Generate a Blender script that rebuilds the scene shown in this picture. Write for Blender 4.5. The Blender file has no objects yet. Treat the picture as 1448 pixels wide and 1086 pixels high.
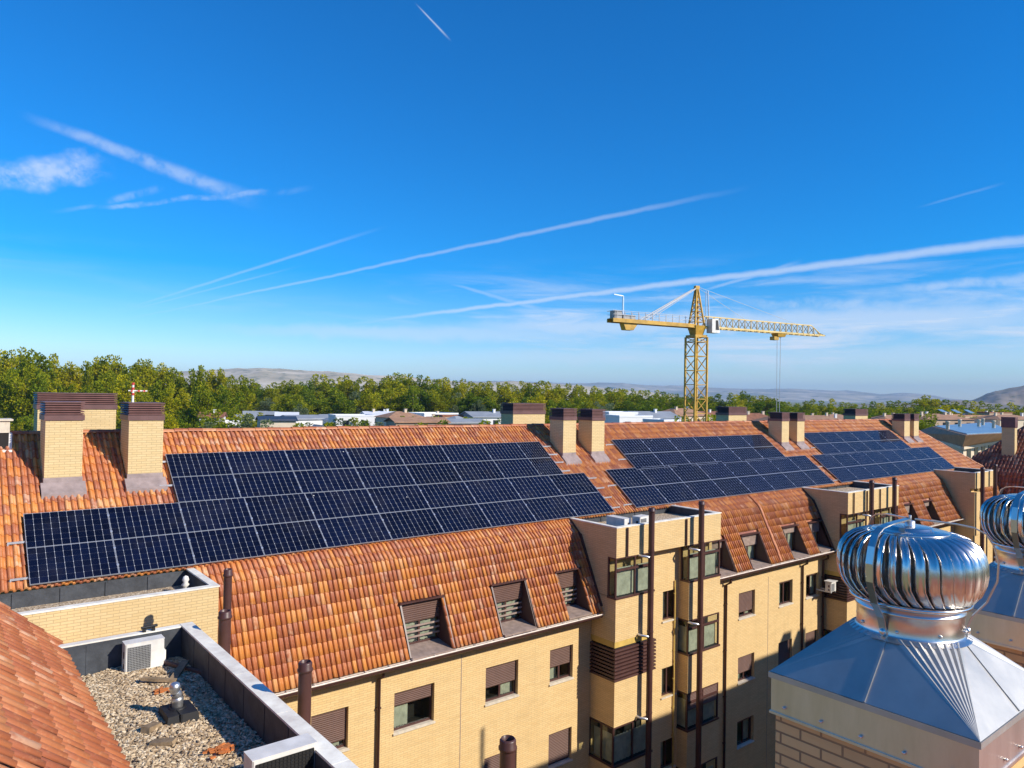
import bpy, math, random
import numpy as np
from mathutils import Vector, Matrix
R_ = math.radians
random.seed(7); rng = np.random.default_rng(7)
sc = bpy.context.scene
col = sc.collection

# ------------------------------------------------------------------ camera, world, sun, exposure
FPX, CX, CY = 1031.0, 724.0, 543.0           # focal length and centre of the 1448x1086 photograph
CAMR = np.array([[0.77760685, -0.02376698, 0.62830146],
                 [-0.62850638, -0.0015207, 0.77780294],
                 [0.01753057, 0.99971637, 0.0161202]])   # columns: right, up, forward in world axes
def ray(x, y): return CAMR @ np.array([x - CX, -(y - CY), FPX])
def onY(x, y, Y): r = ray(x, y); return r * Y / r[1]
def onX(x, y, X): r = ray(x, y); return r * X / r[0]
def onZ(x, y, Z): r = ray(x, y); return r * Z / r[2]
def at(x, y, d):                              # point seen at pixel, d metres ahead of the viewer
    return ray(x, y) * d / FPX
cam_d = bpy.data.cameras.new('camera'); cam = bpy.data.objects.new('camera', cam_d); col.objects.link(cam)
cam_d.sensor_width = 36.0; cam_d.lens = 36.0 * FPX / 1448.0
cam_d.clip_start = 0.05; cam_d.clip_end = 60000
M = Matrix([[CAMR[i][0], CAMR[i][1], -CAMR[i][2], 0] for i in range(3)] + [[0, 0, 0, 1]])
cam.matrix_world = M
sc.camera = cam
sc.view_settings.view_transform = 'Standard'; sc.view_settings.look = 'None'
sc.view_settings.exposure = 0.22; sc.view_settings.gamma = 1.0
SUN_EL = R_(30.0); SUN_AZ = math.atan2(0.46, -0.888)       # clockwise from +Y
SUN = Vector((math.sin(SUN_AZ) * math.cos(SUN_EL), math.cos(SUN_AZ) * math.cos(SUN_EL), math.sin(SUN_EL)))
sun_d = bpy.data.lights.new('sun', 'SUN'); sun_d.energy = 5.0; sun_d.angle = R_(0.5); sun_d.color = (1.0, 0.92, 0.80)
sun = bpy.data.objects.new('sun', sun_d); col.objects.link(sun)
sun.rotation_mode = 'QUATERNION'; sun.rotation_quaternion = SUN.to_track_quat('Z', 'Y'); sun.location = (40, -60, 60)

class NT:
    """small helper to write node trees"""
    def __init__(s, tree): s.t = tree; s.n = tree.nodes; s.l = tree.links
    def node(s, typ, **kw):
        n = s.n.new(typ)
        for k, v in kw.items(): setattr(n, k, v)
        return n
    def put(s, sock, v):
        if isinstance(v, bpy.types.NodeSocket): s.l.new(v, sock)
        elif v is not None: sock.default_value = v
    def math(s, op, a, b=None, c=None, clamp=False):
        n = s.node('ShaderNodeMath', operation=op); n.use_clamp = clamp
        for i, v in enumerate((a, b, c)): s.put(n.inputs[i], v)
        return n.outputs[0]
    def vmath(s, op, a, b=None):
        n = s.node('ShaderNodeVectorMath', operation=op)
        s.put(n.inputs[0], a); s.put(n.inputs[1], b)
        return n.outputs['Value'] if op in ('DOT_PRODUCT', 'LENGTH', 'DISTANCE') else n.outputs[0]
    def mix(s, f, a, b, typ='MIX'):
        n = s.node('ShaderNodeMix', data_type='RGBA', blend_type=typ)
        s.put(n.inputs[0], f); s.put(n.inputs[6], a); s.put(n.inputs[7], b)
        return n.outputs[2]
    def ramp(s, f, stops, interp='LINEAR'):
        n = s.node('ShaderNodeValToRGB'); cr = n.color_ramp; cr.interpolation = interp
        while len(cr.elements) < len(stops): cr.elements.new(0.5)
        for e, (p, c) in zip(cr.elements, stops):
            e.position = p; e.color = c if len(c) == 4 else (*c, 1)
        s.put(n.inputs[0], f); return n.outputs[0]
    def smooth(s, v, a, b):
        n = s.node('ShaderNodeMapRange', interpolation_type='SMOOTHSTEP')
        s.put(n.inputs[0], v); n.inputs[1].default_value = a; n.inputs[2].default_value = b
        return n.outputs[0]
    def noise(s, vec, scale, detail=3, rough=0.55, dist=0.0, out='Fac'):
        n = s.node('ShaderNodeTexNoise'); s.put(n.inputs['Vector'], vec)
        n.inputs['Scale'].default_value = scale; n.inputs['Detail'].default_value = detail
        n.inputs['Roughness'].default_value = rough; n.inputs['Distortion'].default_value = dist
        return n.outputs[out]

world = bpy.data.worlds.new('World'); sc.world = world; world.use_nodes = True
def build_world():
    w = NT(world.node_tree); w.n.clear()
    sky = w.node('ShaderNodeTexSky', sky_type='NISHITA'); sky.sun_disc = False
    sky.sun_elevation = SUN_EL; sky.sun_rotation = SUN_AZ; sky.altitude = 500
    sky.air_density = 1.0; sky.dust_density = 0.15; sky.ozone_density = 3.5
    tc = w.node('ShaderNodeTexCoord'); d = w.vmath('NORMALIZE', tc.outputs['Generated'])
    hsv = w.node('ShaderNodeHueSaturation'); w.put(hsv.inputs['Color'], sky.outputs[0])
    hsv.inputs['Saturation'].default_value = 1.66; hsv.inputs['Value'].default_value = 1.0
    colr = w.mix(1.0, hsv.outputs[0], (0.96, 1.02, 1.20, 1), 'MULTIPLY')
    sep = w.node('ShaderNodeSeparateXYZ'); w.put(sep.inputs[0], d); dz = sep.outputs['Z']
    white = (5.6, 6.1, 6.9, 1)
    # thin cirrus veil low over the horizon, stretched level
    mp = w.node('ShaderNodeMapping'); w.put(mp.inputs[0], d); mp.inputs['Scale'].default_value = (1.6, 1.6, 15)
    mp.inputs['Rotation'].default_value = (0.10, -0.06, 0)
    cn = w.noise(mp.outputs[0], 2.6, 6, 0.62, 0.5)
    veil = w.smooth(cn, 0.44, 0.78)
    low = w.math('MULTIPLY', w.smooth(dz, 0.006, 0.06), w.math('SUBTRACT', 1.0, w.smooth(dz, 0.09, 0.20)))
    fwdr = w.smooth(w.vmath('DOT_PRODUCT', d, tuple(Vector(ray(1150, 470)).normalized())), 0.80, 0.98)
    acc = w.math('MULTIPLY', w.math('MULTIPLY', veil, low), w.math('ADD', 0.14, w.math('MULTIPLY', fwdr, 0.85)))
    wob = w.math('SUBTRACT', w.noise(d, 24, 3, 0.6), 0.5)
    pat = w.noise(w.vmath('ADD', d, (3.1, 1.3, 0.7)), 26, 6, 0.66, 0.25)
    def line(p, q, width0, width1, amt, fade=0.12, rough=0.5, nscale=30, seed=0.0, patch=0.0):
        """a contrail: a streak along the great circle from sky direction p to q"""
        a = Vector(ray(*p)).normalized(); b = Vector(ray(*q)).normalized()
        nrm = a.cross(b).normalized(); tdir = (b - a).normalized()
        t0 = a.dot(tdir); t1 = b.dot(tdir)
        dist = w.math('ABSOLUTE', w.math('MULTIPLY_ADD', wob, rough * max(width0, width1) * 2, w.vmath('DOT_PRODUCT', d, tuple(nrm))))
        tn = w.node('ShaderNodeMapRange'); w.put(tn.inputs[0], w.vmath('DOT_PRODUCT', d, tuple(tdir))); tn.inputs[1].default_value = t0; tn.inputs[2].default_value = t1
        t = tn.outputs[0]
        wid = w.math('MULTIPLY_ADD', t, width1 - width0, width0)
        core = w.math('SUBTRACT', 1.0, w.smooth(w.math('DIVIDE', dist, wid), 0.1, 1.0))
        m = w.math('MULTIPLY', w.math('MULTIPLY', core, amt), w.math('MULTIPLY', w.smooth(t, 0.0, fade), w.smooth(t, 1.0, 1.0 - fade)))
        if patch: m = w.math('MULTIPLY', m, w.smooth(pat, 0.46 - 0.28 * (1.4 - patch), 0.60))
        return m
    k = 1 / 1100.0
    lines = [
        line((430, 466), (1800, 296), 3 * k, 11 * k, 0.50, 0.22, 0.30),
        line((110, 466), (1080, 260), 1.4 * k, 6 * k, 0.26, 0.25, 0.45),
        line((130, 452), (560, 316), 2 * k, 4 * k, 0.20, 0.35, 0.25),
        line((140, 450), (440, 372), 1.5 * k, 2.5 * k, 0.14, 0.35, 0.2),
        line((985, 414), (1140, 368), 2.5 * k, 6 * k, 0.30, 0.25, 0.4),
        line((1080, 378), (1600, 335), 2 * k, 3 * k, 0.22, 0.25, 0.6),
        line((620, 396), (800, 448), 2 * k, 8 * k, 0.24, 0.3, 0.4),
        line((1290, 296), (1430, 256), 2 * k, 3 * k, 0.09, 0.35, 0.3),
        line((585, 2), (640, 60), 1.4 * k, 2.2 * k, 0.42, 0.35, 0.2),
        line((20, 158), (380, 292), 8 * k, 17 * k, 0.36, 0.3, 0.30, patch=0.65),
        line((-90, 250), (170, 240), 30 * k, 17 * k, 0.55, 0.32, 0.9, patch=0.8),
        line((60, 300), (450, 266), 4 * k, 7 * k, 0.34, 0.3, 0.9, patch=0.75),
        line((120, 292), (240, 262), 5 * k, 8 * k, 0.28, 0.35, 0.6, patch=0.9),
        line((1220, 412), (1700, 378), 8 * k, 16 * k, 0.42, 0.25, 0.5, patch=0.6),
        line((1000, 424), (1400, 444), 8 * k, 22 * k, 0.42, 0.35, 0.6, patch=0.65),
        line((560, 468), (1700, 440), 16 * k, 34 * k, 0.55, 0.25, 0.4),
        line((200, 462), (1000, 480), 10 * k, 26 * k, 0.40, 0.4, 0.4),
        line((500, 506), (1800, 500), 14 * k, 26 * k, 0.34, 0.3, 0.4)]
    for m in lines: acc = w.math('MAXIMUM', acc, m)
    colr = w.mix(w.math('MINIMUM', acc, 0.9), colr, white)
    bg = w.node('ShaderNodeBackground'); w.put(bg.inputs[0], colr); bg.inputs[1].default_value = 0.13
    out = w.node('ShaderNodeOutputWorld'); w.l.new(bg.outputs[0], out.inputs[0])
build_world()
world.cycles.sampling_method = 'NONE'

# ------------------------------------------------------------------ mesh and scene helpers
class MB:
    def __init__(s): s.v = []; s.f = []; s.uv = []; s.m = []; s.sm = []
    def poly(s, pts, uv=None, m=0, sm=False):
        pts = [tuple(map(float, p)) for p in pts]
        i = len(s.v); s.v += pts; s.f.append(tuple(range(i, i + len(pts))))
        if uv is None:
            a, b, c = (Vector(pts[0]), Vector(pts[1]), Vector(pts[2])); n = (b - a).cross(c - a)
            ax = max(range(3), key=lambda k: abs(n[k]))
            ij = ((1, 2), (0, 2), (0, 1))[ax]
            uv = [(p[ij[0]], p[ij[1]]) for p in pts]
        s.uv += list(uv); s.m.append(m); s.sm.append(sm); return s
    def box(s, x0, x1, y0, y1, z0, z1, m=0, skip=''):
        P = lambda x, y, z: (x, y, z)
        if 'f' not in skip: s.poly([P(x0, y0, z0), P(x1, y0, z0), P(x1, y0, z1), P(x0, y0, z1)], m=m)
        if 'b' not in skip: s.poly([P(x1, y1, z0), P(x0, y1, z0), P(x0, y1, z1), P(x1, y1, z1)], m=m)
        if 'l' not in skip: s.poly([P(x0, y1, z0), P(x0, y0, z0), P(x0, y0, z1), P(x0, y1, z1)], m=m)
        if 'r' not in skip: s.poly([P(x1, y0, z0), P(x1, y1, z0), P(x1, y1, z1), P(x1, y0, z1)], m=m)
        if 't' not in skip: s.poly([P(x0, y0, z1), P(x1, y0, z1), P(x1, y1, z1), P(x0, y1, z1)], m=m)
        if 'd' not in skip: s.poly([P(x0, y1, z0), P(x1, y1, z0), P(x1, y0, z0), P(x0, y0, z0)], m=m)
        return s
    def hexa(s, A, B, m=0):
        """solid between two quads (bottom A, top B)"""
        s.poly(B, m=m); s.poly(A[::-1], m=m)
        for i in range(len(A)):
            j = (i + 1) % len(A); s.poly([A[i], A[j], B[j], B[i]], m=m)
        return s
    def bar(s, a, b, w, h=None, m=0):
        h = h or w; a = Vector(a); b = Vector(b); t = (b - a).normalized()
        up = Vector((0, 0, 1)) if abs(t.z) < 0.95 else Vector((1, 0, 0))
        x = t.cross(up).normalized() * w / 2; z = x.cross(t).normalized() * h / 2
        A = [a - x - z, a + x - z, a + x + z, a - x + z]; B = [p + (b - a) for p in A]
        return s.hexa(A, B, m)
    def tube(s, pts, r, n=10, cap=True, m=0):
        pts = [Vector(p) for p in pts]; rs = r if isinstance(r, (list, tuple)) else [r] * len(pts)
        rings = []; prev = None
        for i, p in enumerate(pts):
            t = (pts[min(i + 1, len(pts) - 1)] - pts[max(i - 1, 0)]).normalized()
            if prev is None:
                x = t.cross(Vector((0, 0, 1)) if abs(t.z) < 0.9 else Vector((1, 0, 0))).normalized()
            else: x = (prev - t * prev.dot(t)).normalized()
            prev = x; y = t.cross(x)
            rings.append([p + (x * math.cos(2 * math.pi * k / n) + y * math.sin(2 * math.pi * k / n)) * rs[i] for k in range(n)])
        s.rings(rings, True, m)
        if cap: s.poly(rings[0][::-1], m=m); s.poly(rings[-1], m=m)
        return s
    def rings(s, rings, closed=True, m=0, sm=True):
        n = len(rings[0]); base = len(s.v)
        for r in rings: s.v += [tuple(map(float, p)) for p in r]
        for i in range(len(rings) - 1):
            for k in range(n if closed else n - 1):
                q = (k + 1) % n
                s.f.append((base + i * n + k, base + i * n + q, base + (i + 1) * n + q, base + (i + 1) * n + k))
                s.uv += [(k / n, i), (k / n + 1 / n, i), (k / n + 1 / n, i + 1), (k / n, i + 1)]
                s.m.append(m); s.sm.append(sm)
        return s
    def lathe(s, c, prof, n=24, m=0):
        c = Vector(c)
        return s.rings([[c + Vector((r * math.cos(2 * math.pi * k / n), r * math.sin(2 * math.pi * k / n), z)) for k in range(n)] for r, z in prof], True, m)
    def mesh(s, name, mats, origin=(0, 0, 0)):
        me = bpy.data.meshes.new(name)
        o = Vector(origin)
        me.from_pydata([tuple(Vector(p) - o) for p in s.v], [], s.f)
        u = me.uv_layers.new(name='UVMap'); u.data.foreach_set('uv', np.array(s.uv, dtype=np.float32).ravel())
        for mt in (mats if isinstance(mats, (list, tuple)) else [mats]): me.materials.append(mt)
        me.polygons.foreach_set('material_index', s.m); me.polygons.foreach_set('use_smooth', s.sm)
        me.update(); return me
ORG = {}
def tag(o, label=None, cat=None, group=None, kind=None):
    if label: o['label'] = label
    if cat: o['category'] = cat
    if group: o['group'] = group
    if kind: o['kind'] = kind
    return o
def thing(name, label, cat, loc=(0, 0, 0), group=None, rz=0.0):
    o = bpy.data.objects.new(name, None); col.objects.link(o); o.location = loc; o.rotation_euler[2] = rz
    o.empty_display_size = 0.2; ORG[o.name] = tuple(loc)
    return tag(o, label, cat, group)
def put(mb, name, mats, parent=None, origin=None, loc=None):
    """link the mesh as ONE object; with a parent its points are given in the same frame as the parent's"""
    if origin is None: origin = ORG[parent.name] if parent else (0, 0, 0)
    o = bpy.data.objects.new(name, mb.mesh(name, mats, origin)); col.objects.link(o)
    if parent: o.parent = parent
    else: o.location = origin
    ORG[o.name] = tuple(origin)
    return o
def kids(o): return [c for c in KID.get(o.name, [])]
KID = {}
def refresh_kids():
    KID.clear()
    for o in col.objects:
        if o.parent: KID.setdefault(o.parent.name, []).append(o)
def copy_tree(o, parent=None):
    c = o.copy(); col.objects.link(c)
    if parent: c.parent = parent
    for ch in KID.get(o.name, []): copy_tree(ch, c)
    return c

# ------------------------------------------------------------------ materials
def new_mat(name):
    m = bpy.data.materials.new(name); m.use_nodes = True; t = NT(m.node_tree)
    b = t.n['Principled BSDF']; return m, t, b
def bump(t, b, h, strength=0.3, dist=0.02):
    n = t.node('ShaderNodeBump'); n.inputs['Strength'].default_value = strength; n.inputs['Distance'].default_value = dist
    t.put(n.inputs['Height'], h); t.l.new(n.outputs[0], b.inputs['Normal'])
def plain(name, c, rough=0.6, metal=0.0, var=0.25, scale=3.0, c2=None, bmp=0.0, bscale=40, spec=0.5):
    m, t, b = new_mat(name); tc = t.node('ShaderNodeTexCoord').outputs['Object']
    n = t.noise(tc, scale, 5, 0.6)
    dark = c2 or tuple(v * (1 - var) for v in c); lite = c if c2 else tuple(min(1, v * (1 + var * 0.6)) for v in c)
    t.put(b.inputs['Base Color'], t.ramp(n, [(0.3, dark), (0.7, lite)]))
    t.put(b.inputs['Roughness'], t.math('ADD', rough - 0.07, t.math('MULTIPLY', n, 0.14)))
    b.inputs['Metallic'].default_value = metal; b.inputs['Specular IOR Level'].default_value = spec
    if bmp: bump(t, b, t.noise(tc, bscale, 4), bmp, 0.01)
    return m
def tile_mat(name, stops, rough=0.55):
    m, t, b = new_mat(name); uv = t.node('ShaderNodeUVMap').outputs[0]
    fl = t.vmath('FLOOR', uv); wn = t.node('ShaderNodeTexWhiteNoise', noise_dimensions='2D'); t.put(wn.inputs['Vector'], fl)
    tc = t.node('ShaderNodeTexCoord').outputs['Object']
    c = t.ramp(wn.outputs['Value'], stops)
    n1 = t.noise(tc, 0.55, 4); n2 = t.noise(tc, 9.0, 5, 0.7)
    c = t.mix(t.math('MULTIPLY', t.smooth(n2, 0.50, 0.78), 0.45), c, (0.78, 0.40, 0.19, 1)); c = t.mix(t.math('MULTIPLY', t.smooth(n1, 0.55, 0.8), 0.18), c, (0.20, 0.07, 0.035, 1))
    wn2 = t.node('ShaderNodeTexWhiteNoise', noise_dimensions='2D'); t.put(wn2.inputs['Vector'], t.vmath('ADD', fl, (37.3, 11.7, 0)))
    pale = t.math('MULTIPLY', t.smooth(wn2.outputs['Value'], 0.84, 0.97), t.smooth(t.noise(tc, 5.0, 3), 0.36, 0.62))
    c = t.mix(t.math('MULTIPLY', pale, 0.55), c, (0.76, 0.50, 0.32, 1))
    dirt = t.math('MULTIPLY', t.smooth(t.noise(tc, 22.0, 3), 0.56, 0.76), 0.22)
    c = t.mix(dirt, c, (0.22, 0.08, 0.04, 1))
    t.put(b.inputs['Base Color'], c); b.inputs['Roughness'].default_value = rough; b.inputs['Specular IOR Level'].default_value = 0.45
    bump(t, b, t.noise(tc, 60, 3), 0.12, 0.006); return m
def brick_mat(name, c1, c2, mortar, bw=0.25, bh=0.066, ms=0.009, stain=0.25, bmp=0.4):
    m, t, b = new_mat(name); uv = t.node('ShaderNodeUVMap').outputs[0]
    bt = t.node('ShaderNodeTexBrick'); t.put(bt.inputs['Vector'], uv)
    bt.inputs['Color1'].default_value = (*c1, 1); bt.inputs['Color2'].default_value = (*c2, 1); bt.inputs['Mortar'].default_value = (*mortar, 1)
    bt.inputs['Scale'].default_value = 1.0; bt.inputs['Mortar Size'].default_value = ms; bt.inputs['Mortar Smooth'].default_value = 0.15
    bt.inputs['Bias'].default_value = -0.2; bt.inputs['Brick Width'].default_value = bw; bt.inputs['Row Height'].default_value = bh
    st = t.node('ShaderNodeMapping'); t.put(st.inputs[0], uv); st.inputs['Scale'].default_value = (0.9, 3.5, 1)
    n = t.noise(st.outputs[0], 1.0, 6, 0.62); n2 = t.noise(uv, 24, 3)
    c = t.mix(t.math('MULTIPLY', t.smooth(n, 0.42, 0.75), stain), bt.outputs[0], tuple(v * 0.62 for v in c1) + (1,))
    sp = t.node('ShaderNodeMapping'); t.put(sp.inputs[0], uv); sp.inputs['Scale'].default_value = (3.0, 14.0, 1)
    c = t.mix(t.math('MULTIPLY', t.smooth(t.noise(sp.outputs[0], 1.0, 2), 0.62, 0.75), 0.35), c, (c1[0] * 0.74, c1[1] * 0.58, c1[2] * 0.45, 1))
    c = t.mix(t.math('MULTIPLY', n2, 0.12), c, (0.25, 0.16, 0.07, 1))
    vs = t.node('ShaderNodeMapping'); t.put(vs.inputs[0], uv); vs.inputs['Scale'].default_value = (2.2, 0.12, 1)
    c = t.mix(t.math('MULTIPLY', t.smooth(t.noise(vs.outputs[0], 1.0, 4, 0.6), 0.5, 0.8), stain * 1.0), c, tuple(v * 0.6 for v in c1) + (1,))
    t.put(b.inputs['Base Color'], c); b.inputs['Roughness'].default_value = 0.85; b.inputs['Specular IOR Level'].default_value = 0.25
    bump(t, b, t.math('SUBTRACT', t.math('MULTIPLY', n2, 0.3), bt.outputs['Fac']), bmp, 0.01); return m

TILE = tile_mat('terracotta_tile', [(0.0, (0.34, 0.105, 0.048)), (0.25, (0.42, 0.135, 0.055)), (0.5, (0.50, 0.17, 0.05)), (0.75, (0.56, 0.20, 0.045)), (0.92, (0.62, 0.25, 0.055)), (1.0, (0.64, 0.31, 0.12))])
TILE_L = tile_mat('weathered_tile', [(0.0, (0.34, 0.10, 0.042)), (0.4, (0.42, 0.13, 0.05)), (0.75, (0.48, 0.16, 0.058)), (1.0, (0.54, 0.23, 0.10))])
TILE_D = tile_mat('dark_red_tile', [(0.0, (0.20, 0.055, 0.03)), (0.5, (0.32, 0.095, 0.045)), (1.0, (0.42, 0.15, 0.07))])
BRICK = brick_mat('yellow_brick', (0.80, 0.57, 0.27), (0.735, 0.505, 0.225), (0.58, 0.405, 0.20), 0.25, 0.066, 0.007, 0.28)
BRICK_P = brick_mat('pale_chimney_brick', (0.76, 0.57, 0.29), (0.70, 0.515, 0.245), (0.52, 0.37, 0.19), 0.25, 0.066, 0.007, 0.22)
BRICK_N = brick_mat('stack_brick', (0.84, 0.50, 0.21), (0.74, 0.42, 0.17), (0.34, 0.20, 0.10), 0.20, 0.051, 0.005, 0.35, 0.9)
BROWN = plain('brown_painted_metal', (0.085, 0.037, 0.031), 0.42, 0, 0.2, 2)
BROWN2 = plain('brown_fascia', (0.14, 0.075, 0.062), 0.55, 0, 0.25, 4)
CAPM = plain('chimney_louvre_metal', (0.15, 0.07, 0.06), 0.5, 0, 0.2, 3)
SHUT = plain('shutter_slats', (0.145, 0.078, 0.058), 0.55, 0, 0.15, 3)
LEDGE = plain('ledge_tile', (0.34, 0.25, 0.20), 0.7, 0, 0.3, 5, bmp=0.3)
FLASH = plain('lead_flashing', (0.34, 0.26, 0.235), 0.6, 0, 0.3, 4, bmp=0.2, bscale=15)
STONE = plain('pale_sill_stone', (0.66, 0.58, 0.45), 0.75, 0, 0.2, 6)
COPING = plain('grey_metal_coping', (0.92, 0.84, 0.72), 0.85, 0.0, 0.25, 3, bmp=0.2, spec=0.1)
GUT = plain('gutter_lip', (0.82, 0.70, 0.58), 0.5, 0, 0.25, 5)
PFRAME = plain('panel_frame', (0.42, 0.43, 0.45), 0.45, 0.5, 0.15, 5)
WHITE = plain('white_painted_metal', (0.80, 0.77, 0.70), 0.5, 0, 0.22, 3)
ALU = plain('aluminium', (0.72, 0.73, 0.75), 0.35, 0.7, 0.15, 5)
BLACK = plain('black_plastic', (0.010, 0.010, 0.011), 0.6, 0, 0.3, 5)
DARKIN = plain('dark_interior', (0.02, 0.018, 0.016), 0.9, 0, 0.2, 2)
GRILL = plain('fan_grille', (0.30, 0.30, 0.29), 0.5, 0, 0.2, 5)
WOOD = plain('weathered_plank', (0.30, 0.21, 0.12), 0.85, 0, 0.45, 9, bmp=0.4)
ORANGE = plain('broken_tile', (0.62, 0.20, 0.05), 0.8, 0, 0.3, 9, bmp=0.3)
YSTRIP = plain('ochre_strip', (0.62, 0.42, 0.10), 0.7, 0, 0.2, 3)
REDP = plain('red_paint', (0.55, 0.05, 0.03), 0.5, 0, 0.15, 4)
CRANE = plain('crane_yellow', (0.60, 0.34, 0.04), 0.5, 0, 0.4, 0.9)
CRANE_P = plain('crane_pale_yellow', (0.80, 0.58, 0.22), 0.5, 0, 0.25, 0.6)
CABLE = plain('steel_cable', (0.45, 0.45, 0.46), 0.5, 0.3, 0.1, 2)
CONC = plain('concrete', (0.42, 0.41, 0.39), 0.85, 0, 0.25, 0.5, bmp=0.2)
CURT = plain('net_curtain', (0.60, 0.60, 0.50), 0.9, 0, 0.3, 4)
def membrane_mat():
    m, t, b = new_mat('bitumen_membrane'); tc = t.node('ShaderNodeTexCoord').outputs['Object']
    n = t.noise(tc, 3.0, 6, 0.65); n2 = t.noise(tc, 14, 4)
    c = t.ramp(n, [(0.3, (0.028, 0.031, 0.036)), (0.7, (0.075, 0.082, 0.092))])
    t.put(b.inputs['Base Color'], c); b.inputs['Roughness'].default_value = 0.6
    bump(t, b, n2, 0.4, 0.015); return m
MEMB = membrane_mat()
def metal_mat(name, base, rlo, rhi, metal, scale=6, bmp=0.05, streak=(1, 1, 1)):
    m, t, b = new_mat(name); tc = t.node('ShaderNodeTexCoord').outputs['Object']
    mp = t.node('ShaderNodeMapping'); t.put(mp.inputs[0], tc); mp.inputs['Scale'].default_value = streak
    n = t.noise(mp.outputs[0], scale, 6, 0.65); n2 = t.noise(tc, scale * 0.35, 3)
    t.put(b.inputs['Base Color'], t.ramp(n, [(0.3, tuple(v * 0.82 for v in base)), (0.7, base)]))
    t.put(b.inputs['Roughness'], t.math('ADD', rlo, t.math('MULTIPLY', n, rhi - rlo)))
    b.inputs['Metallic'].default_value = metal
    if bmp: bump(t, b, n2, bmp, 0.03)
    return m
HOOD = metal_mat('galvanised_sheet', (0.55, 0.525, 0.48), 0.36, 0.54, 0.66, 5, 0.10)
SKIRT = metal_mat('skirt_sheet', (0.84, 0.74, 0.66), 0.26, 0.42, 0.85, 9, 0.08, (1, 1, 0.25))
BLADE = metal_mat('polished_blade', (0.78, 0.75, 0.71), 0.16, 0.34, 1.0, 6, 0.04)
NECK = metal_mat('neck_sheet', (0.78, 0.74, 0.68), 0.22, 0.38, 1.0, 5, 0.04, (1, 1, 0.3))
DUCT = metal_mat('duct_foil', (0.72, 0.72, 0.70), 0.25, 0.5, 0.9, 12, 0.3)
def gravel_mat():
    m, t, b = new_mat('roof_gravel'); tc = t.node('ShaderNodeTexCoord').outputs['Object']
    v = t.node('ShaderNodeTexVoronoi'); t.put(v.inputs['Vector'], tc); v.inputs['Scale'].default_value = 26
    wn = t.node('ShaderNodeTexWhiteNoise', noise_dimensions='3D'); t.put(wn.inputs['Vector'], v.outputs['Position'])
    c = t.ramp(wn.outputs['Value'], [(0, (0.26, 0.18, 0.11)), (0.45, (0.48, 0.36, 0.23)), (0.8, (0.64, 0.51, 0.35)), (1, (0.74, 0.63, 0.47))])
    t.put(b.inputs['Base Color'], c); b.inputs['Roughness'].default_value = 0.9
    bump(t, b, v.outputs['Distance'], 0.6, 0.03); return m
GRAVEL = gravel_mat()
def stone_mat():
    m, t, b = new_mat('gravel_stone'); uv = t.node('ShaderNodeUVMap').outputs[0]
    wn = t.node('ShaderNodeTexWhiteNoise', noise_dimensions='2D'); t.put(wn.inputs['Vector'], t.vmath('FLOOR', uv))
    c = t.ramp(wn.outputs['Value'], [(0, (0.22, 0.14, 0.075)), (0.3, (0.42, 0.30, 0.17)), (0.7, (0.60, 0.455, 0.28)), (1, (0.74, 0.61, 0.42))])
    t.put(b.inputs['Base Color'], c); b.inputs['Roughness'].default_value = 0.88; return m
PEB = stone_mat()
def cell_mat():
    m, t, b = new_mat('solar_cells'); uv = t.node('ShaderNodeUVMap').outputs[0]
    sp = t.node('ShaderNodeSeparateXYZ'); t.put(sp.inputs[0], uv)
    fx = t.math('ABSOLUTE', t.math('SUBTRACT', t.math('FRACT', t.math('MULTIPLY', sp.outputs[0], 10.0)), 0.5))
    fy = t.math('ABSOLUTE', t.math('SUBTRACT', t.math('FRACT', t.math('MULTIPLY', sp.outputs[1], 6.0)), 0.5))
    vx = t.math('GREATER_THAN', fx, 0.480); vy = t.math('GREATER_THAN', fy, 0.490)
    dia = t.math('GREATER_THAN', t.math('ADD', fx, fy), 0.935)
    bus = t.math('GREATER_THAN', t.math('ABSOLUTE', t.math('SUBTRACT', t.math('FRACT', t.math('MULTIPLY', sp.outputs[1], 30.0)), 0.5)), 0.46)
    fl = t.vmath('FLOOR', t.vmath('MULTIPLY', uv, (10, 6, 1))); wn = t.node('ShaderNodeTexWhiteNoise', noise_dimensions='2D'); t.put(wn.inputs['Vector'], fl)
    oi = t.node('ShaderNodeObjectInfo').outputs['Random']
    k = t.math('ADD', t.math('MULTIPLY', wn.outputs['Value'], 0.5), t.math('MULTIPLY', oi, 0.5))
    c = t.ramp(k, [(0.1, (0.0018, 0.0035, 0.013)), (0.9, (0.004, 0.008, 0.030))])
    c = t.mix(t.math('MULTIPLY', bus, 0.04), c, (0.25, 0.28, 0.34, 1))
    c = t.mix(t.math('MULTIPLY', vy, 0.14), c, (0.5, 0.53, 0.6, 1))
    c = t.mix(t.math('MULTIPLY', vx, 0.40), c, (0.72, 0.74, 0.78, 1)); c = t.mix(t.math('MULTIPLY', dia, 0.62), c, (0.8, 0.82, 0.85, 1))
    gp = t.node('ShaderNodeNewGeometry').outputs['Position']; dn = t.noise(gp, 1.1, 5, 0.65)
    c = t.mix(t.math('MULTIPLY', t.smooth(dn, 0.45, 0.8), 0.04), c, (0.30, 0.27, 0.23, 1))
    v = t.node('ShaderNodeTexVoronoi'); t.put(v.inputs['Vector'], gp); v.inputs['Scale'].default_value = 1.1
    c = t.mix(t.math('LESS_THAN', t.math('ADD', v.outputs['Distance'], t.math('MULTIPLY', t.noise(gp, 30, 2), 0.04)), 0.042), c, (0.62, 0.60, 0.56, 1))
    t.put(b.inputs['Base Color'], c)
    t.put(b.inputs['Roughness'], t.math('ADD', 0.04, t.math('MULTIPLY', dn, 0.07))); b.inputs['Specular IOR Level'].default_value = 0.5; b.inputs['IOR'].default_value = 1.20
    return m
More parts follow.
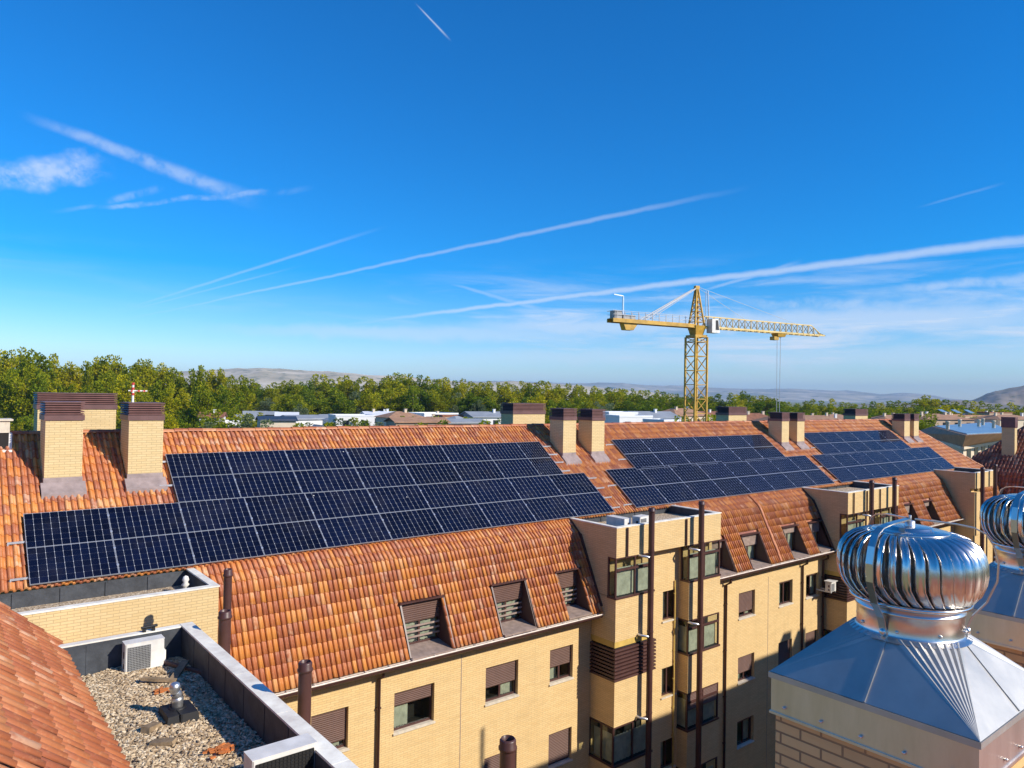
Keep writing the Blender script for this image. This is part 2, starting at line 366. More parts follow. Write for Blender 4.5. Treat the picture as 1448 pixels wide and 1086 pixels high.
CELLS = cell_mat()
def glass_mat(name, tint, trans=0.55):
    m, t, b = new_mat(name)
    tr = t.node('ShaderNodeBsdfTransparent'); tr.inputs[0].default_value = (*tint, 1)
    gl = t.node('ShaderNodeBsdfGlossy'); gl.inputs['Roughness'].default_value = 0.03; gl.inputs[0].default_value = (0.9, 0.95, 0.95, 1)
    lw = t.node('ShaderNodeLayerWeight'); lw.inputs[0].default_value = 0.5
    mx = t.node('ShaderNodeMixShader'); t.put(mx.inputs[0], t.math('ADD', t.math('MULTIPLY', t.math('POWER', lw.outputs['Facing'], 4.0), 0.85), 0.06))
    t.l.new(tr.outputs[0], mx.inputs[1]); t.l.new(gl.outputs[0], mx.inputs[2])
    t.l.new(mx.outputs[0], t.n['Material Output'].inputs[0]); return m
GLASS = glass_mat('window_glass', (0.70, 0.74, 0.68))
def leaf_mat(name, c0, c1, c2):
    m, t, b = new_mat(name); oi = t.node('ShaderNodeObjectInfo').outputs['Random']
    uv = t.node('ShaderNodeUVMap').outputs[0]
    wn = t.node('ShaderNodeTexWhiteNoise', noise_dimensions='2D'); t.put(wn.inputs['Vector'], t.vmath('FLOOR', uv))
    k = t.math('ADD', t.math('MULTIPLY', wn.outputs['Value'], 0.55), t.math('MULTIPLY', oi, 0.45))
    c = t.ramp(k, [(0.05, c0), (0.5, c1), (0.95, c2)])
    t.put(b.inputs['Base Color'], c); b.inputs['Roughness'].default_value = 0.7; b.inputs['Specular IOR Level'].default_value = 0.06
    tl = t.node('ShaderNodeBsdfTranslucent'); t.put(tl.inputs[0], c)
    mx = t.node('ShaderNodeMixShader'); mx.inputs[0].default_value = 0.42
    t.l.new(b.outputs[0], mx.inputs[1]); t.l.new(tl.outputs[0], mx.inputs[2]); t.l.new(mx.outputs[0], t.n['Material Output'].inputs[0]); return m
LEAF_A = leaf_mat('poplar_leaves', (0.07, 0.13, 0.008), (0.32, 0.34, 0.014), (0.68, 0.56, 0.02))
LEAF_B = leaf_mat('wood_leaves', (0.05, 0.11, 0.010), (0.19, 0.26, 0.016), (0.46, 0.44, 0.022))
LEAF_C = leaf_mat('pale_leaves', (0.10, 0.14, 0.06), (0.18, 0.22, 0.10), (0.26, 0.30, 0.14))
BARK = plain('bark', (0.14, 0.11, 0.075), 0.9, 0, 0.3, 3)
def ground_mat():
    m, t, b = new_mat('field_ground'); tc = t.node('ShaderNodeTexCoord').outputs['Object']
    n = t.noise(tc, 0.02, 6, 0.6); n2 = t.noise(tc, 0.6, 4)
    c = t.ramp(n, [(0.3, (0.10, 0.13, 0.03)), (0.5, (0.20, 0.20, 0.06)), (0.7, (0.34, 0.27, 0.14))])
    c = t.mix(t.math('MULTIPLY', n2, 0.4), c, (0.10, 0.12, 0.03, 1)); t.put(b.inputs['Base Color'], c); b.inputs['Roughness'].default_value = 0.95; return m
GROUND = ground_mat()
def hill_mat(name, a, b_, c_, dots=(0.10, 0.13, 0.05), sc_=0.004, dot_s=0.02):
    m, t, b = new_mat(name); tc = t.node('ShaderNodeTexCoord').outputs['Object']
    n = t.noise(tc, sc_, 7, 0.62, 0.6); n2 = t.noise(tc, sc_ * 5, 5, 0.6)
    c = t.ramp(n, [(0.3, a), (0.5, b_), (0.7, c_)])
    v = t.node('ShaderNodeTexVoronoi'); t.put(v.inputs['Vector'], tc); v.inputs['Scale'].default_value = dot_s
    dm = t.math('MULTIPLY', t.math('SUBTRACT', 1.0, t.smooth(v.outputs['Distance'], 0.25, 0.4)), t.smooth(n2, 0.46, 0.56))
    c = t.mix(dm, c, (*dots, 1)); t.put(b.inputs['Base Color'], c); b.inputs['Roughness'].default_value = 0.95; return m

# ------------------------------------------------------------------ roof tiles as real geometry
UPROF = np.array([0, .04, .14, .30, .46, .56, .60, .80, 1.0])
HPROF = np.array([0, .034, .058, .070, .058, .034, 0, -.014, 0])
def tile_sheet(surf, ncol, ncrs, mask=None, jit=1.0, amp=1.0, lift=0.026, seed=0, courselen=0.39):
    """surf(u, v, h) -> xyz arrays; u in columns, v in courses; one barrel-and-channel tile per cell"""
    g = np.random.default_rng(seed)
    J, K = np.meshgrid(np.arange(ncol), np.arange(ncrs), indexing='ij'); J = J.ravel(); K = K.ravel()
    if mask is not None:
        keep = mask(J + 0.5, K + 0.5); J = J[keep]; K = K[keep]
    N = len(J); n = len(UPROF)
    dv = g.normal(0, .035, N) * jit; du = g.normal(0, .022, N) * jit; sk = g.normal(0, .025, N) * jit; dh = g.normal(0, .004, N) * jit
    U = J[:, None] + UPROF[None, :]; z = np.zeros((N, n))
    H = HPROF[None, :] * amp
    bump_ = (HPROF > 0.01)[None, :]
    lowU = U + (du - sk)[:, None] * bump_; upU = U + (du + sk)[:, None] * bump_
    V0 = K[:, None] + np.where(bump_, dv[:, None], 0) + z; V1 = K[:, None] + 1.06 + z
    rows = [surf(lowU, V0, H - 0.03), surf(lowU, V0, H + lift + dh[:, None]), surf(upU, V1, H + dh[:, None])]
    P = np.stack(rows, 1).reshape(N, 3 * n, 3)
    verts = P.reshape(-1, 3)
    f = []
    for r in range(2):
        for i in range(n - 1): f.append((r * n + i, r * n + i + 1, (r + 1) * n + i + 1, (r + 1) * n + i))
    f = np.array(f); faces = (f[None] + (np.arange(N) * 3 * n)[:, None, None]).reshape(-1, 4)
    uvb = np.array([[[UPROF[i] * .96 + .02, .05 if r == 0 else .1], [UPROF[i + 1] * .96 + .02, .05 if r == 0 else .1],
                     [UPROF[i + 1] * .96 + .02, .1 if r == 0 else .95], [UPROF[i] * .96 + .02, .1 if r == 0 else .95]] for r in range(2) for i in range(n - 1)])
    uv = (uvb[None] + np.stack([J, K], 1)[:, None, None, :]).reshape(-1, 2)
    sm = np.tile(np.array([False] * (n - 1) + [True] * (n - 1)), N)
    return verts, faces, uv, sm
def sheet_obj(name, data, mat, parent):
    verts, faces, uv, sm = data; me = bpy.data.meshes.new(name); o3 = np.array(ORG[parent.name])
    V = (verts - o3).astype(np.float32)
    me.vertices.add(len(V)); me.vertices.foreach_set('co', V.ravel())
    me.loops.add(faces.size); me.loops.foreach_set('vertex_index', faces.astype(np.int32).ravel())
    me.polygons.add(len(faces)); me.polygons.foreach_set('loop_start', np.arange(0, faces.size, 4, dtype=np.int32))
    me.polygons.foreach_set('use_smooth', sm)
    u = me.uv_layers.new(name='UVMap'); u.data.foreach_set('uv', uv.astype(np.float32).ravel())
    me.materials.append(mat); me.update(calc_edges=True); me.validate()
    o = bpy.data.objects.new(name, me); col.objects.link(o); o.parent = parent; ORG[o.name] = ORG[parent.name]; return o
def path_surf(path, x0, pitch, course, xdir=1):
    """a surface swept along X whose (Y,Z) section is the polyline path"""
    P = np.array(path, float); seg = np.linalg.norm(np.diff(P, axis=0), axis=1); S = np.concatenate([[0], np.cumsum(seg)])
    T = np.diff(P, axis=0) / seg[:, None]; Nn = np.stack([-T[:, 1], T[:, 0]], 1)
    Nv = np.vstack([Nn[:1], (Nn[:-1] + Nn[1:]) / 2, Nn[-1:]]); Nv /= np.linalg.norm(Nv, axis=1)[:, None]
    def surf(u, v, h):
        s = v * course; s = np.clip(s, -0.2, S[-1] + 0.2)
        y = np.interp(s, S, P[:, 0]); zz = np.interp(s, S, P[:, 1])
        lo = s < 0; y = np.where(lo, P[0, 0] + T[0, 0] * s, y); zz = np.where(lo, P[0, 1] + T[0, 1] * s, zz)
        hi = s > S[-1]; y = np.where(hi, P[-1, 0] + T[-1, 0] * (s - S[-1]), y); zz = np.where(hi, P[-1, 1] + T[-1, 1] * (s - S[-1]), zz)
        ny = np.interp(s, S, Nv[:, 0]); nz = np.interp(s, S, Nv[:, 1])
        return np.stack([x0 + u * pitch + 0 * h, y + ny * h, zz + nz * h], -1)
    return surf, S[-1]
def plane_surf(O, U, V, pitch, course):
    O, U, V = (np.array(a, float) for a in (O, U, V)); N = np.cross(U, V); N = N if N[2] > 0 else -N
    def surf(u, v, h): return O + U * (u * pitch)[..., None] + V * (v * course)[..., None] + N * h[..., None] * np.ones_like(u)[..., None]
    return surf

exec_order = []
# ------------------------------------------------------------------ the long apartment building
T38 = math.tan(R_(38)); S38 = math.sin(R_(38)); C38 = math.cos(R_(38))
def roofz(Y): return -5.08 + T38 * (Y - 19.6)
FY = 18.9                                     # the facade
GZ = -21.0                                    # the ground of the courtyard
main = thing('apartment_building', 'long yellow brick apartment building with tiled mansard roof under the solar panels', 'building', (5, 19, GZ))

def wall_holes(mb, Y, x0, x1, z0, z1, holes, depth=0.2):
    xs = sorted({x0, x1, *[h[0] for h in holes], *[h[1] for h in holes]}); zs = sorted({z0, z1, *[h[2] for h in holes], *[h[3] for h in holes]})
    for a, b in zip(xs, xs[1:]):
        for c, d in zip(zs, zs[1:]):
            if any(h[0] - 1e-6 <= a and b <= h[1] + 1e-6 and h[2] - 1e-6 <= c and d <= h[3] + 1e-6 for h in holes): continue
            mb.poly([(a, Y, c), (b, Y, c), (b, Y, d), (a, Y, d)])
    for a, b, c, d in holes:
        mb.poly([(a, Y, c), (a, Y + depth, c), (a, Y + depth, d), (a, Y, d)])
        mb.poly([(b, Y, d), (b, Y + depth, d), (b, Y + depth, c), (b, Y, c)])
        mb.poly([(a, Y, d), (a, Y + depth, d), (b, Y + depth, d), (b, Y, d)])
        mb.poly([(b, Y, c), (b, Y + depth, c), (a, Y + depth, c), (a, Y, c)])
def slats(mb, x0, x1, z0, z1, y, pitch=0.055, d=0.012, ax='y'):
    n = max(1, int(round((z1 - z0) / pitch))); h = (z1 - z0) / n
    for i in range(n):
        a = z0 + i * h
        if ax == 'y':
            mb.poly([(x0, y, a), (x1, y, a), (x1, y - d, a + h * .75), (x0, y - d, a + h * .75)])
            mb.poly([(x0, y - d, a + h * .75), (x1, y - d, a + h * .75), (x1, y, a + h), (x0, y, a + h)])
        else:
            mb.poly([(y, x1, a), (y, x0, a), (y - d, x0, a + h * .75), (y - d, x1, a + h * .75)])
            mb.poly([(y - d, x1, a + h * .75), (y - d, x0, a + h * .75), (y, x0, a + h), (y, x1, a + h)])
def frame_bars(mb, x0, x1, z0, z1, y0, y1, w=0.055, mull=(), trans=()):
    mb.box(x0, x0 + w, y0, y1, z0, z1); mb.box(x1 - w, x1, y0, y1, z0, z1)
    mb.box(x0 + w, x1 - w, y0, y1, z0, z0 + w, skip='lr'); mb.box(x0 + w, x1 - w, y0, y1, z1 - w, z1, skip='lr')
    for m in mull: mb.box(m - w * .6, m + w * .6, y0 + .004, y1 - .004, z0 + w, z1 - w, skip='td')
    for z in trans: mb.box(x0 + w, x1 - w, y0 + .007, y1 - .007, z - w * .5, z + w * .5, skip='lr')
def curtain_sheet(mb, x0, x1, z0, z1, y, pleat=0.09, amp=0.018):
    n = max(2, int((x1 - x0) / pleat * 2)); P = [(x0 + (x1 - x0) * i / n, y + (amp if i % 2 else -amp)) for i in range(n + 1)]
    mb.rings([[(a, b, z0) for a, b in P], [(a, b, z1) for a, b in P]], closed=False)
def facade_window(x0, x1, z0, z1, shut=0.5, curt=0.0, mull=True, parent=None):
    """one wall window: frame with its shutter, pane, sill"""
    Y = FY + 0.13; fr = MB(); frame_bars(fr, x0 + .003, x1 - .003, z0 + .003, z1 - .003, Y, Y + .06, .06, [(x0 + x1) / 2] if mull else [])
    w = put(fr, 'window', BROWN, parent or main)
    zs = z1 - .06 - (z1 - z0 - .12) * shut
    pn = MB(); pn.poly([(x0 + .06, Y + .035, z0 + .06), (x1 - .06, Y + .035, z0 + .06), (x1 - .06, Y + .035, z1 - .06), (x0 + .06, Y + .035, z1 - .06)]); put(pn, 'pane', GLASS, w)
    dk = MB(); dk.box(x0 + .01, x1 - .01, Y + .062, Y + .5, z0, z1, skip='f'); put(dk, 'room', DARKIN, w)
    if curt:
        c = MB(); xa = x0 + (x1 - x0) * (1 - abs(curt)) if curt > 0 else x0 + .02; xb = x1 - .02 if curt > 0 else x0 + (x1 - x0) * abs(curt)
        curtain_sheet(c, xa, xb, z0 + .04, z1 - .04, Y + .14); put(c, 'curtain', CURT, w)
    if shut > 0.02:
        s = MB(); slats(s, x0 + .004, x1 - .004, zs, z1 - .004, Y - .015); put(s, 'shutter', SHUT, w)
    sl = MB(); sl.hexa([(x0 - .03, FY - .05, z0 - .055), (x1 + .03, FY - .05, z0 - .055), (x1 + .03, FY - .003, z0 - .055), (x0 - .03, FY - .003, z0 - .055)],
                       [(x0 - .03, FY - .05, z0 - .012), (x1 + .03, FY - .05, z0 - .012), (x1 + .03, FY - .003, z0), (x0 - .03, FY - .003, z0)])
    sl.box(x0 + .002, x1 - .002, FY - .002, Y - .001, z0 - .02, z0 + .006); put(sl, 'sill', STONE, w)
    return w
ROWS1 = [(-10.0, -8.83), (-12.9, -11.75), (-15.8, -14.65), (-18.7, -17.55)]
ROWS2 = [(-9.75, -8.62), (-12.6, -11.47), (-15.45, -14.3), (-18.4, -17.3)]
WIN1 = [(8.44, 9.55), (11.02, 12.42), (14.39, 15.75), (17.18, 18.28)]
WIN2 = [(28.45, 29.72), (31.73, 32.92), (34.16, 35.36)]
WIN3 = [(43.4, 44.6), (46.6, 47.8), (49.2, 50.4)]
SH1 = {(0, 0): .85, (1, 0): .36, (2, 0): .62, (3, 0): .58, (2, 1): .7, (3, 1): 1.0, (1, 1): .5, (0, 1): .6}
SH2 = {(0, 0): .85, (0, 1): .72, (0, 2): 0.08, (1, 0): .05, (2, 0): .05, (1, 1): 1.0, (2, 1): .95}
for (xa, xb, wins, rows, sh, ztop) in ((5.0, 19.6, WIN1, ROWS1, SH1, -7.95), (24.9, 36.3, WIN2, ROWS2, SH2, -7.72), (41.2, 53.0, WIN3, ROWS2, {}, -7.72)):
    wm = MB(); holes = [(a, b, c, d) for a, b in wins for c, d in rows]
    wall_holes(wm, FY, xa, xb, GZ, ztop, holes, 0.14)
    put(wm, 'wall', BRICK, main)
    for i, (a, b) in enumerate(wins):
        for j, (c, d) in enumerate(rows):
            facade_window(a, b, c, d, sh.get((i, j), random.choice([.3, .6, .9])), curt=(-.45 if (i + j) % 2 else .4), mull=not (i == 1 and wins is WIN1))
# mansard slopes, swept over a rounded break
def bez(a, b, c, n=6): return [tuple((1 - t) ** 2 * np.array(a) + 2 * t * (1 - t) * np.array(b) + t * t * np.array(c)) for t in np.linspace(0, 1, n)]
def mans_path(zb):
    yb = 19.6 + (zb + 5.08) / math.tan(R_(64))
    return [(yb, zb)] + bez((19.56, -5.162), (19.6, -5.08), (19.68, roofz(19.68))) + [(20.13, roofz(20.13))]
def mansy(z): return 19.6 + (z + 5.08) / math.tan(R_(64))
PIT = 0.148
DORM1 = [(11.24, 12.68, -7.68, -6.26), (14.66, 16.02, -7.66, -6.22), (17.5, 18.62, -7.62, -6.19)]
DORM2 = [(26.1, 27.5, -7.46, -6.16), (28.82, 30.2, -7.46, -6.12), (32.22, 33.55, -7.44, -6.1), (34.62, 35.84, -7.4, -6.1)]
DORM3 = [(43.0, 44.0, -7.4, -6.1), (45.5, 46.6, -7.35, -6.09), (48.2, 49.4, -7.32, -6.1)]
def mansard(xa, xb, zb, dorms, seed):
    path = mans_path(zb); n = int(round((xb - xa) / PIT)); pit = (xb - xa) / n
    L = path_surf(path, xa, pit, 1)[1]; nc = int(round(L / 0.325)); crs = L / nc
    surf, _ = path_surf(path, xa, pit, crs)
    P = np.array(path); S = np.concatenate([[0], np.cumsum(np.linalg.norm(np.diff(P, axis=0), axis=1))])
    def mask(u, v):
        x = xa + u * pit; zc = np.interp(v * crs, S, P[:, 1]); k = np.ones(len(u), bool)
        for a, b, c, d in dorms: k &= ~((x > a - .02) & (x < b + .02) & (zc < d + .05))
        return k
    o = sheet_obj('mansard_roof', tile_sheet(surf, n, nc, mask, 0.5, .80, 0.022, seed), TILE, main)
    under = MB()                                  # roof boarding under the tiles, open at the dormers
    xs = sorted({xa, xb, *[d[0] for d in dorms], *[d[1] for d in dorms]}); zt = [zb] + sorted({d[3] for d in dorms}) + [-5.6]
    for a, b in zip(xs, xs[1:]):
        dd = [d for d in dorms if d[0] <= a + 1e-6 and b <= d[1] + 1e-6]; z0 = dd[0][3] if dd else zb
        pts = [(mansy(z0) + .05, z0)] + [(p[0] + .06, p[1] - .03) for p in path[1:] if p[1] > z0]
        for p, q in zip(pts, pts[1:]): under.poly([(a, p[0], p[1]), (b, p[0], p[1]), (b, q[0], q[1]), (a, q[0], q[1])])
    put(under, 'roof_boarding', TILE_D, main)
    for i, (a, b, c, d) in enumerate(dorms):
        yb = mansy(d) + 0.08; yl = mansy(c) - .02; m = MB()
        for x, sgn in ((a, 1), (b, -1)):
            m.hexa([(x, yl + .02, c), (x - sgn * .03, yl + .02, c), (x - sgn * .03, yb + .02, c), (x, yb + .02, c)][::1],
                   [(x, yb - .12, d + .02), (x - sgn * .03, yb - .12, d + .02), (x - sgn * .03, yb + .02, d + .02), (x, yb + .02, d + .02)])
        m.poly([(a, yb + .3, c), (b, yb + .3, c), (b, yb + .3, d), (a, yb + .3, d)])
        m.box(a - .07, b + .07, yb - .20, yb - .02, d - .012, d + .035)
        for x in (a - .05, b + .05):
            m.bar((x, yl - .0, c + .03), (x, yb - .13, d + .01), .032, .02)
        dm = put(m, 'dormer', BROWN, main)
        lg = MB(); lg.hexa([(a + .002, yl - .06, c - .06), (b - .002, yl - .06, c - .06), (b - .002, yb + .04, c - .06), (a + .002, yb + .04, c - .06)],
                           [(a + .002, yl - .06, c - .005), (b - .002, yl - .06, c - .005), (b - .002, yb + .04, c + .10), (a + .002, yb + .04, c + .10)])
        put(lg, 'ledge', LEDGE, dm)
        fr = MB(); frame_bars(fr, a + .003, b - .003, c + .1, d - .013, yb, yb + .05, .05, [(a + b) / 2]); put(fr, 'window_frame', BROWN, dm)
        gl = MB(); gl.poly([(a + .05, yb + .03, c + .15), (b - .05, yb + .03, c + .15), (b - .05, yb + .03, d - .06), (a + .05, yb + .03, d - .06)]); put(gl, 'pane', GLASS, dm)
        if dorms is DORM1:
            s = MB(); slats(s, a + .005, b - .005, c + .78, d - .014, yb - .012, .06, .015); put(s, 'shutter', SHUT, dm)
            s = MB()
            for zz in (.34, .50, .66): s.box(a + .01, b - .01, yb - .05, yb - .03, c + zz - .035, c + zz + .02)
            put(s, 'guard_slat', LEDGE, dm)
            cu = MB(); curtain_sheet(cu, a + .1, b - .1, c + .15, c + .74, yb + .1, .2, .03); put(cu, 'curtain', CURT, dm)
        else:
            s = MB(); slats(s, a + .005, b - .005, d - .35 - .2 * (i % 2), d - .014, yb - .012, .06, .015); put(s, 'shutter', LEDGE, dm)
            cu = MB(); curtain_sheet(cu, a + .06, b - .06, c + .12, d - .05, yb + .12); put(cu, 'curtain', CURT, dm)
mansard(5.66, 19.18, -7.70, DORM1, 11); mansard(25.32, 35.9, -7.48, DORM2, 12); mansard(41.55, 52.6, -7.42, DORM3, 13)
mansard(56.15, 61.2, -7.4, [], 14)
# the upper slope with its ridge, the far slope behind it
NC = 16; CR = math.hypot(24.42 - 20.13, roofz(24.42) - roofz(20.13)) / NC; X0R, X1R = -4.0, 61.2
surf, _ = path_surf([(20.13, roofz(20.13)), (24.42, roofz(24.42))], X0R, PIT, CR)
ncol = int((X1R - X0R) / PIT)
roof = sheet_obj('roof', tile_sheet(surf, ncol, NC, lambda u, v: (X0R + u * PIT) < 61.2 - v / NC * 3.8, .55, .80, .022, 10), TILE, main)
b = MB(); b.poly([(X0R, 20.2, roofz(20.2) - .05), (61.1, 20.2, roofz(20.2) - .05), (57.2, 24.42, roofz(24.42) - .05), (X0R, 24.42, roofz(24.42) - .05)])
b.poly([(57.3, 24.45, -1.30), (X0R, 24.45, -1.30), (X0R, 30.5, -5.9), (61.5, 30.5, -5.9)])
b.poly([(57.25, 24.45, -1.34), (61.5, 30.5, -5.9), (61.2, 20.0, roofz(20.0) - .06)])
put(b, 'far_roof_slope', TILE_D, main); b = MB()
b.poly([(61.2, 19.9, -4.9), (61.5, 30.5, -5.9), (61.5, 30.5, GZ), (61.2, 19.9, GZ)])
b.poly([(X0R, 30.5, -5.9), (61.5, 30.5, -5.9), (61.5, 30.5, GZ), (X0R, 30.5, GZ)])
put(b, 'wall', BRICK, main)
r = MB()                                          # ridge and verge caps
def cap_run(p, q, rad=.115, ln=.42):
    p = Vector(p); q = Vector(q); n = max(1, int((q - p).length / ln)); t = (q - p) / n; w = t.normalized().cross(Vector((0, 0, 1))).normalized(); up = w.cross(t.normalized())
    for i in range(n):
        jz = random.uniform(-.012, .012); rings = []
        for a, rr in ((p + t * i, rad), (p + t * (i + 1.06), rad * .88)):
            rings.append([a + w * math.cos(k) * rr + up * (math.sin(k) * rr * .8 + jz) for k in np.linspace(0, math.pi, 9)])
        base = len(r.uv); r.rings(rings, closed=False); h = random.random() * 90
        for z in range(base, len(r.uv)): r.uv[z] = (h + .5, h * .7 + .5)
cap_run((X0R, 24.44, -1.30), (57.3, 24.44, -1.30)); cap_run((57.25, 24.42, -1.30), (61.15, 20.1, -4.62), .10)
put(r, 'ridge_cap', TILE_L, main); r = MB()
mp_ = mans_path(-7.48); pp = [(31.0, y - .05, z + .07) for y, z in mp_]
for p, q in ((pp[0], pp[1]), (pp[1], pp[6]), (pp[6], pp[7])): cap_run(p, q, .085, .36)
put(r, 'seam_cap', TILE_L, main)
# gutters, fascia, downpipes
for (xa, xb, zb, n) in ((5.66, 19.0, -7.70, 0), (25.35, 36.0, -7.48, 1), (41.6, 52.5, -7.42, 2)):
    g = MB(); yb = mansy(zb); prof = [(yb + .03, zb - .03), (yb + .01, zb - .13), (yb - .05, zb - .165), (yb - .12, zb - .15), (yb - .165, zb - .09), (yb - .17, zb - .02)]
    g.rings([[(x, y, z) for y, z in prof] for x in np.arange(xa, xb + .01, (xb - xa) / 8)], closed=False)
    gt = put(g, 'gutter', BROWN, main)
    lp = MB(); lp.tube([(xa, yb - .175, zb - .015), (xb, yb - .175, zb - .015)], .024, 8); lp.box(xa, xb, yb - .02, yb + .10, zb - .045, zb - .028)
    x = xa + .3
    while x < xb: lp.box(x, x + .03, yb - .19, yb - .02, zb - .012, zb - .004); x += .75
    put(lp, 'gutter_lip', GUT, gt)
    f = MB(); f.box(xa, xb, FY - .16, FY - .004, zb - .34, zb - .17); f.box(xa, xb, FY - .34, FY + .2, zb - .17, zb - .10)
    put(f, 'eaves_cornice', BROWN2, main)
for x, z in ((10.47, -7.9), (27.4, -7.7), (33.72, -7.7), (36.05 - .35, -7.7)):
    d = MB(); d.tube([(x, FY - .30, z + .05), (x, FY - .30, z - .22), (x, FY - .07, z - .36), (x, FY - .07, GZ)], .05, 10)
    for zz in np.arange(z - 1.2, GZ, -2.0): d.box(x - .07, x + .07, FY - .10, FY - .002, zz - .02, zz + .02)
    put(d, 'downpipe', BROWN, main)
jt = MB()
for x in (13.42, 30.8): jt.box(x - .012, x + .012, FY - .006, FY + .01, GZ, -8.2)
put(jt, 'expansion_joint', LEDGE, main)

# ------------------------------------------------------------------ bay towers with their flat roofs
def coping_ring(mb, x0, x1, y0, y1, z, w=.17, t=.035, back=True, ov=.02):
    mb.box(x0 - ov, x1 + ov, y0 - ov, y0 + w, z, z + t)
    mb.box(x0 - ov, x0 + w, y0 + w, y1, z, z + t, skip='f'); mb.box(x1 - w, x1 + ov, y0 + w, y1, z, z + t, skip='f')
def flat_roof(parent, x0, x1, y0, y1, zt, depth=.5, seams=1.0, gravel=True):
    c = MB(); coping_ring(c, x0, x1, y0, y1, zt); put(c, 'coping', COPING, parent)
    i = .16; l = MB(); zf = zt - depth
    l.poly([(x0 + i, y0 + i, zf), (x0 + i, y0 + i, zt), (x1 - i, y0 + i, zt), (x1 - i, y0 + i, zf)])
    l.poly([(x0 + i, y0 + i, zf), (x0 + i, y1, zf), (x0 + i, y1, zt), (x0 + i, y0 + i, zt)])
    l.poly([(x1 - i, y0 + i, zf), (x1 - i, y0 + i, zt), (x1 - i, y1, zt), (x1 - i, y1, zf)])
    l.poly([(x0 + i, y1 - .02, zf), (x1 - i, y1 - .02, zf), (x1 - i, y1 - .02, zt - .02), (x0 + i, y1 - .02, zt - .02)])
    x = x0 + i + seams * .7
    while x < x1 - i - .1: l.box(x - .03, x + .03, y1 - .045, y1 - .022, zf, zt - .05); x += seams
    put(l, 'parapet_lining', MEMB, parent)
    g = MB(); g.poly([(x0 + i, y0 + i, zf + .03), (x1 - i, y0 + i, zf + .03), (x1 - i, y1, zf + .03), (x0 + i, y1, zf + .03)]); put(g, 'gravel_bed', GRAVEL, parent)
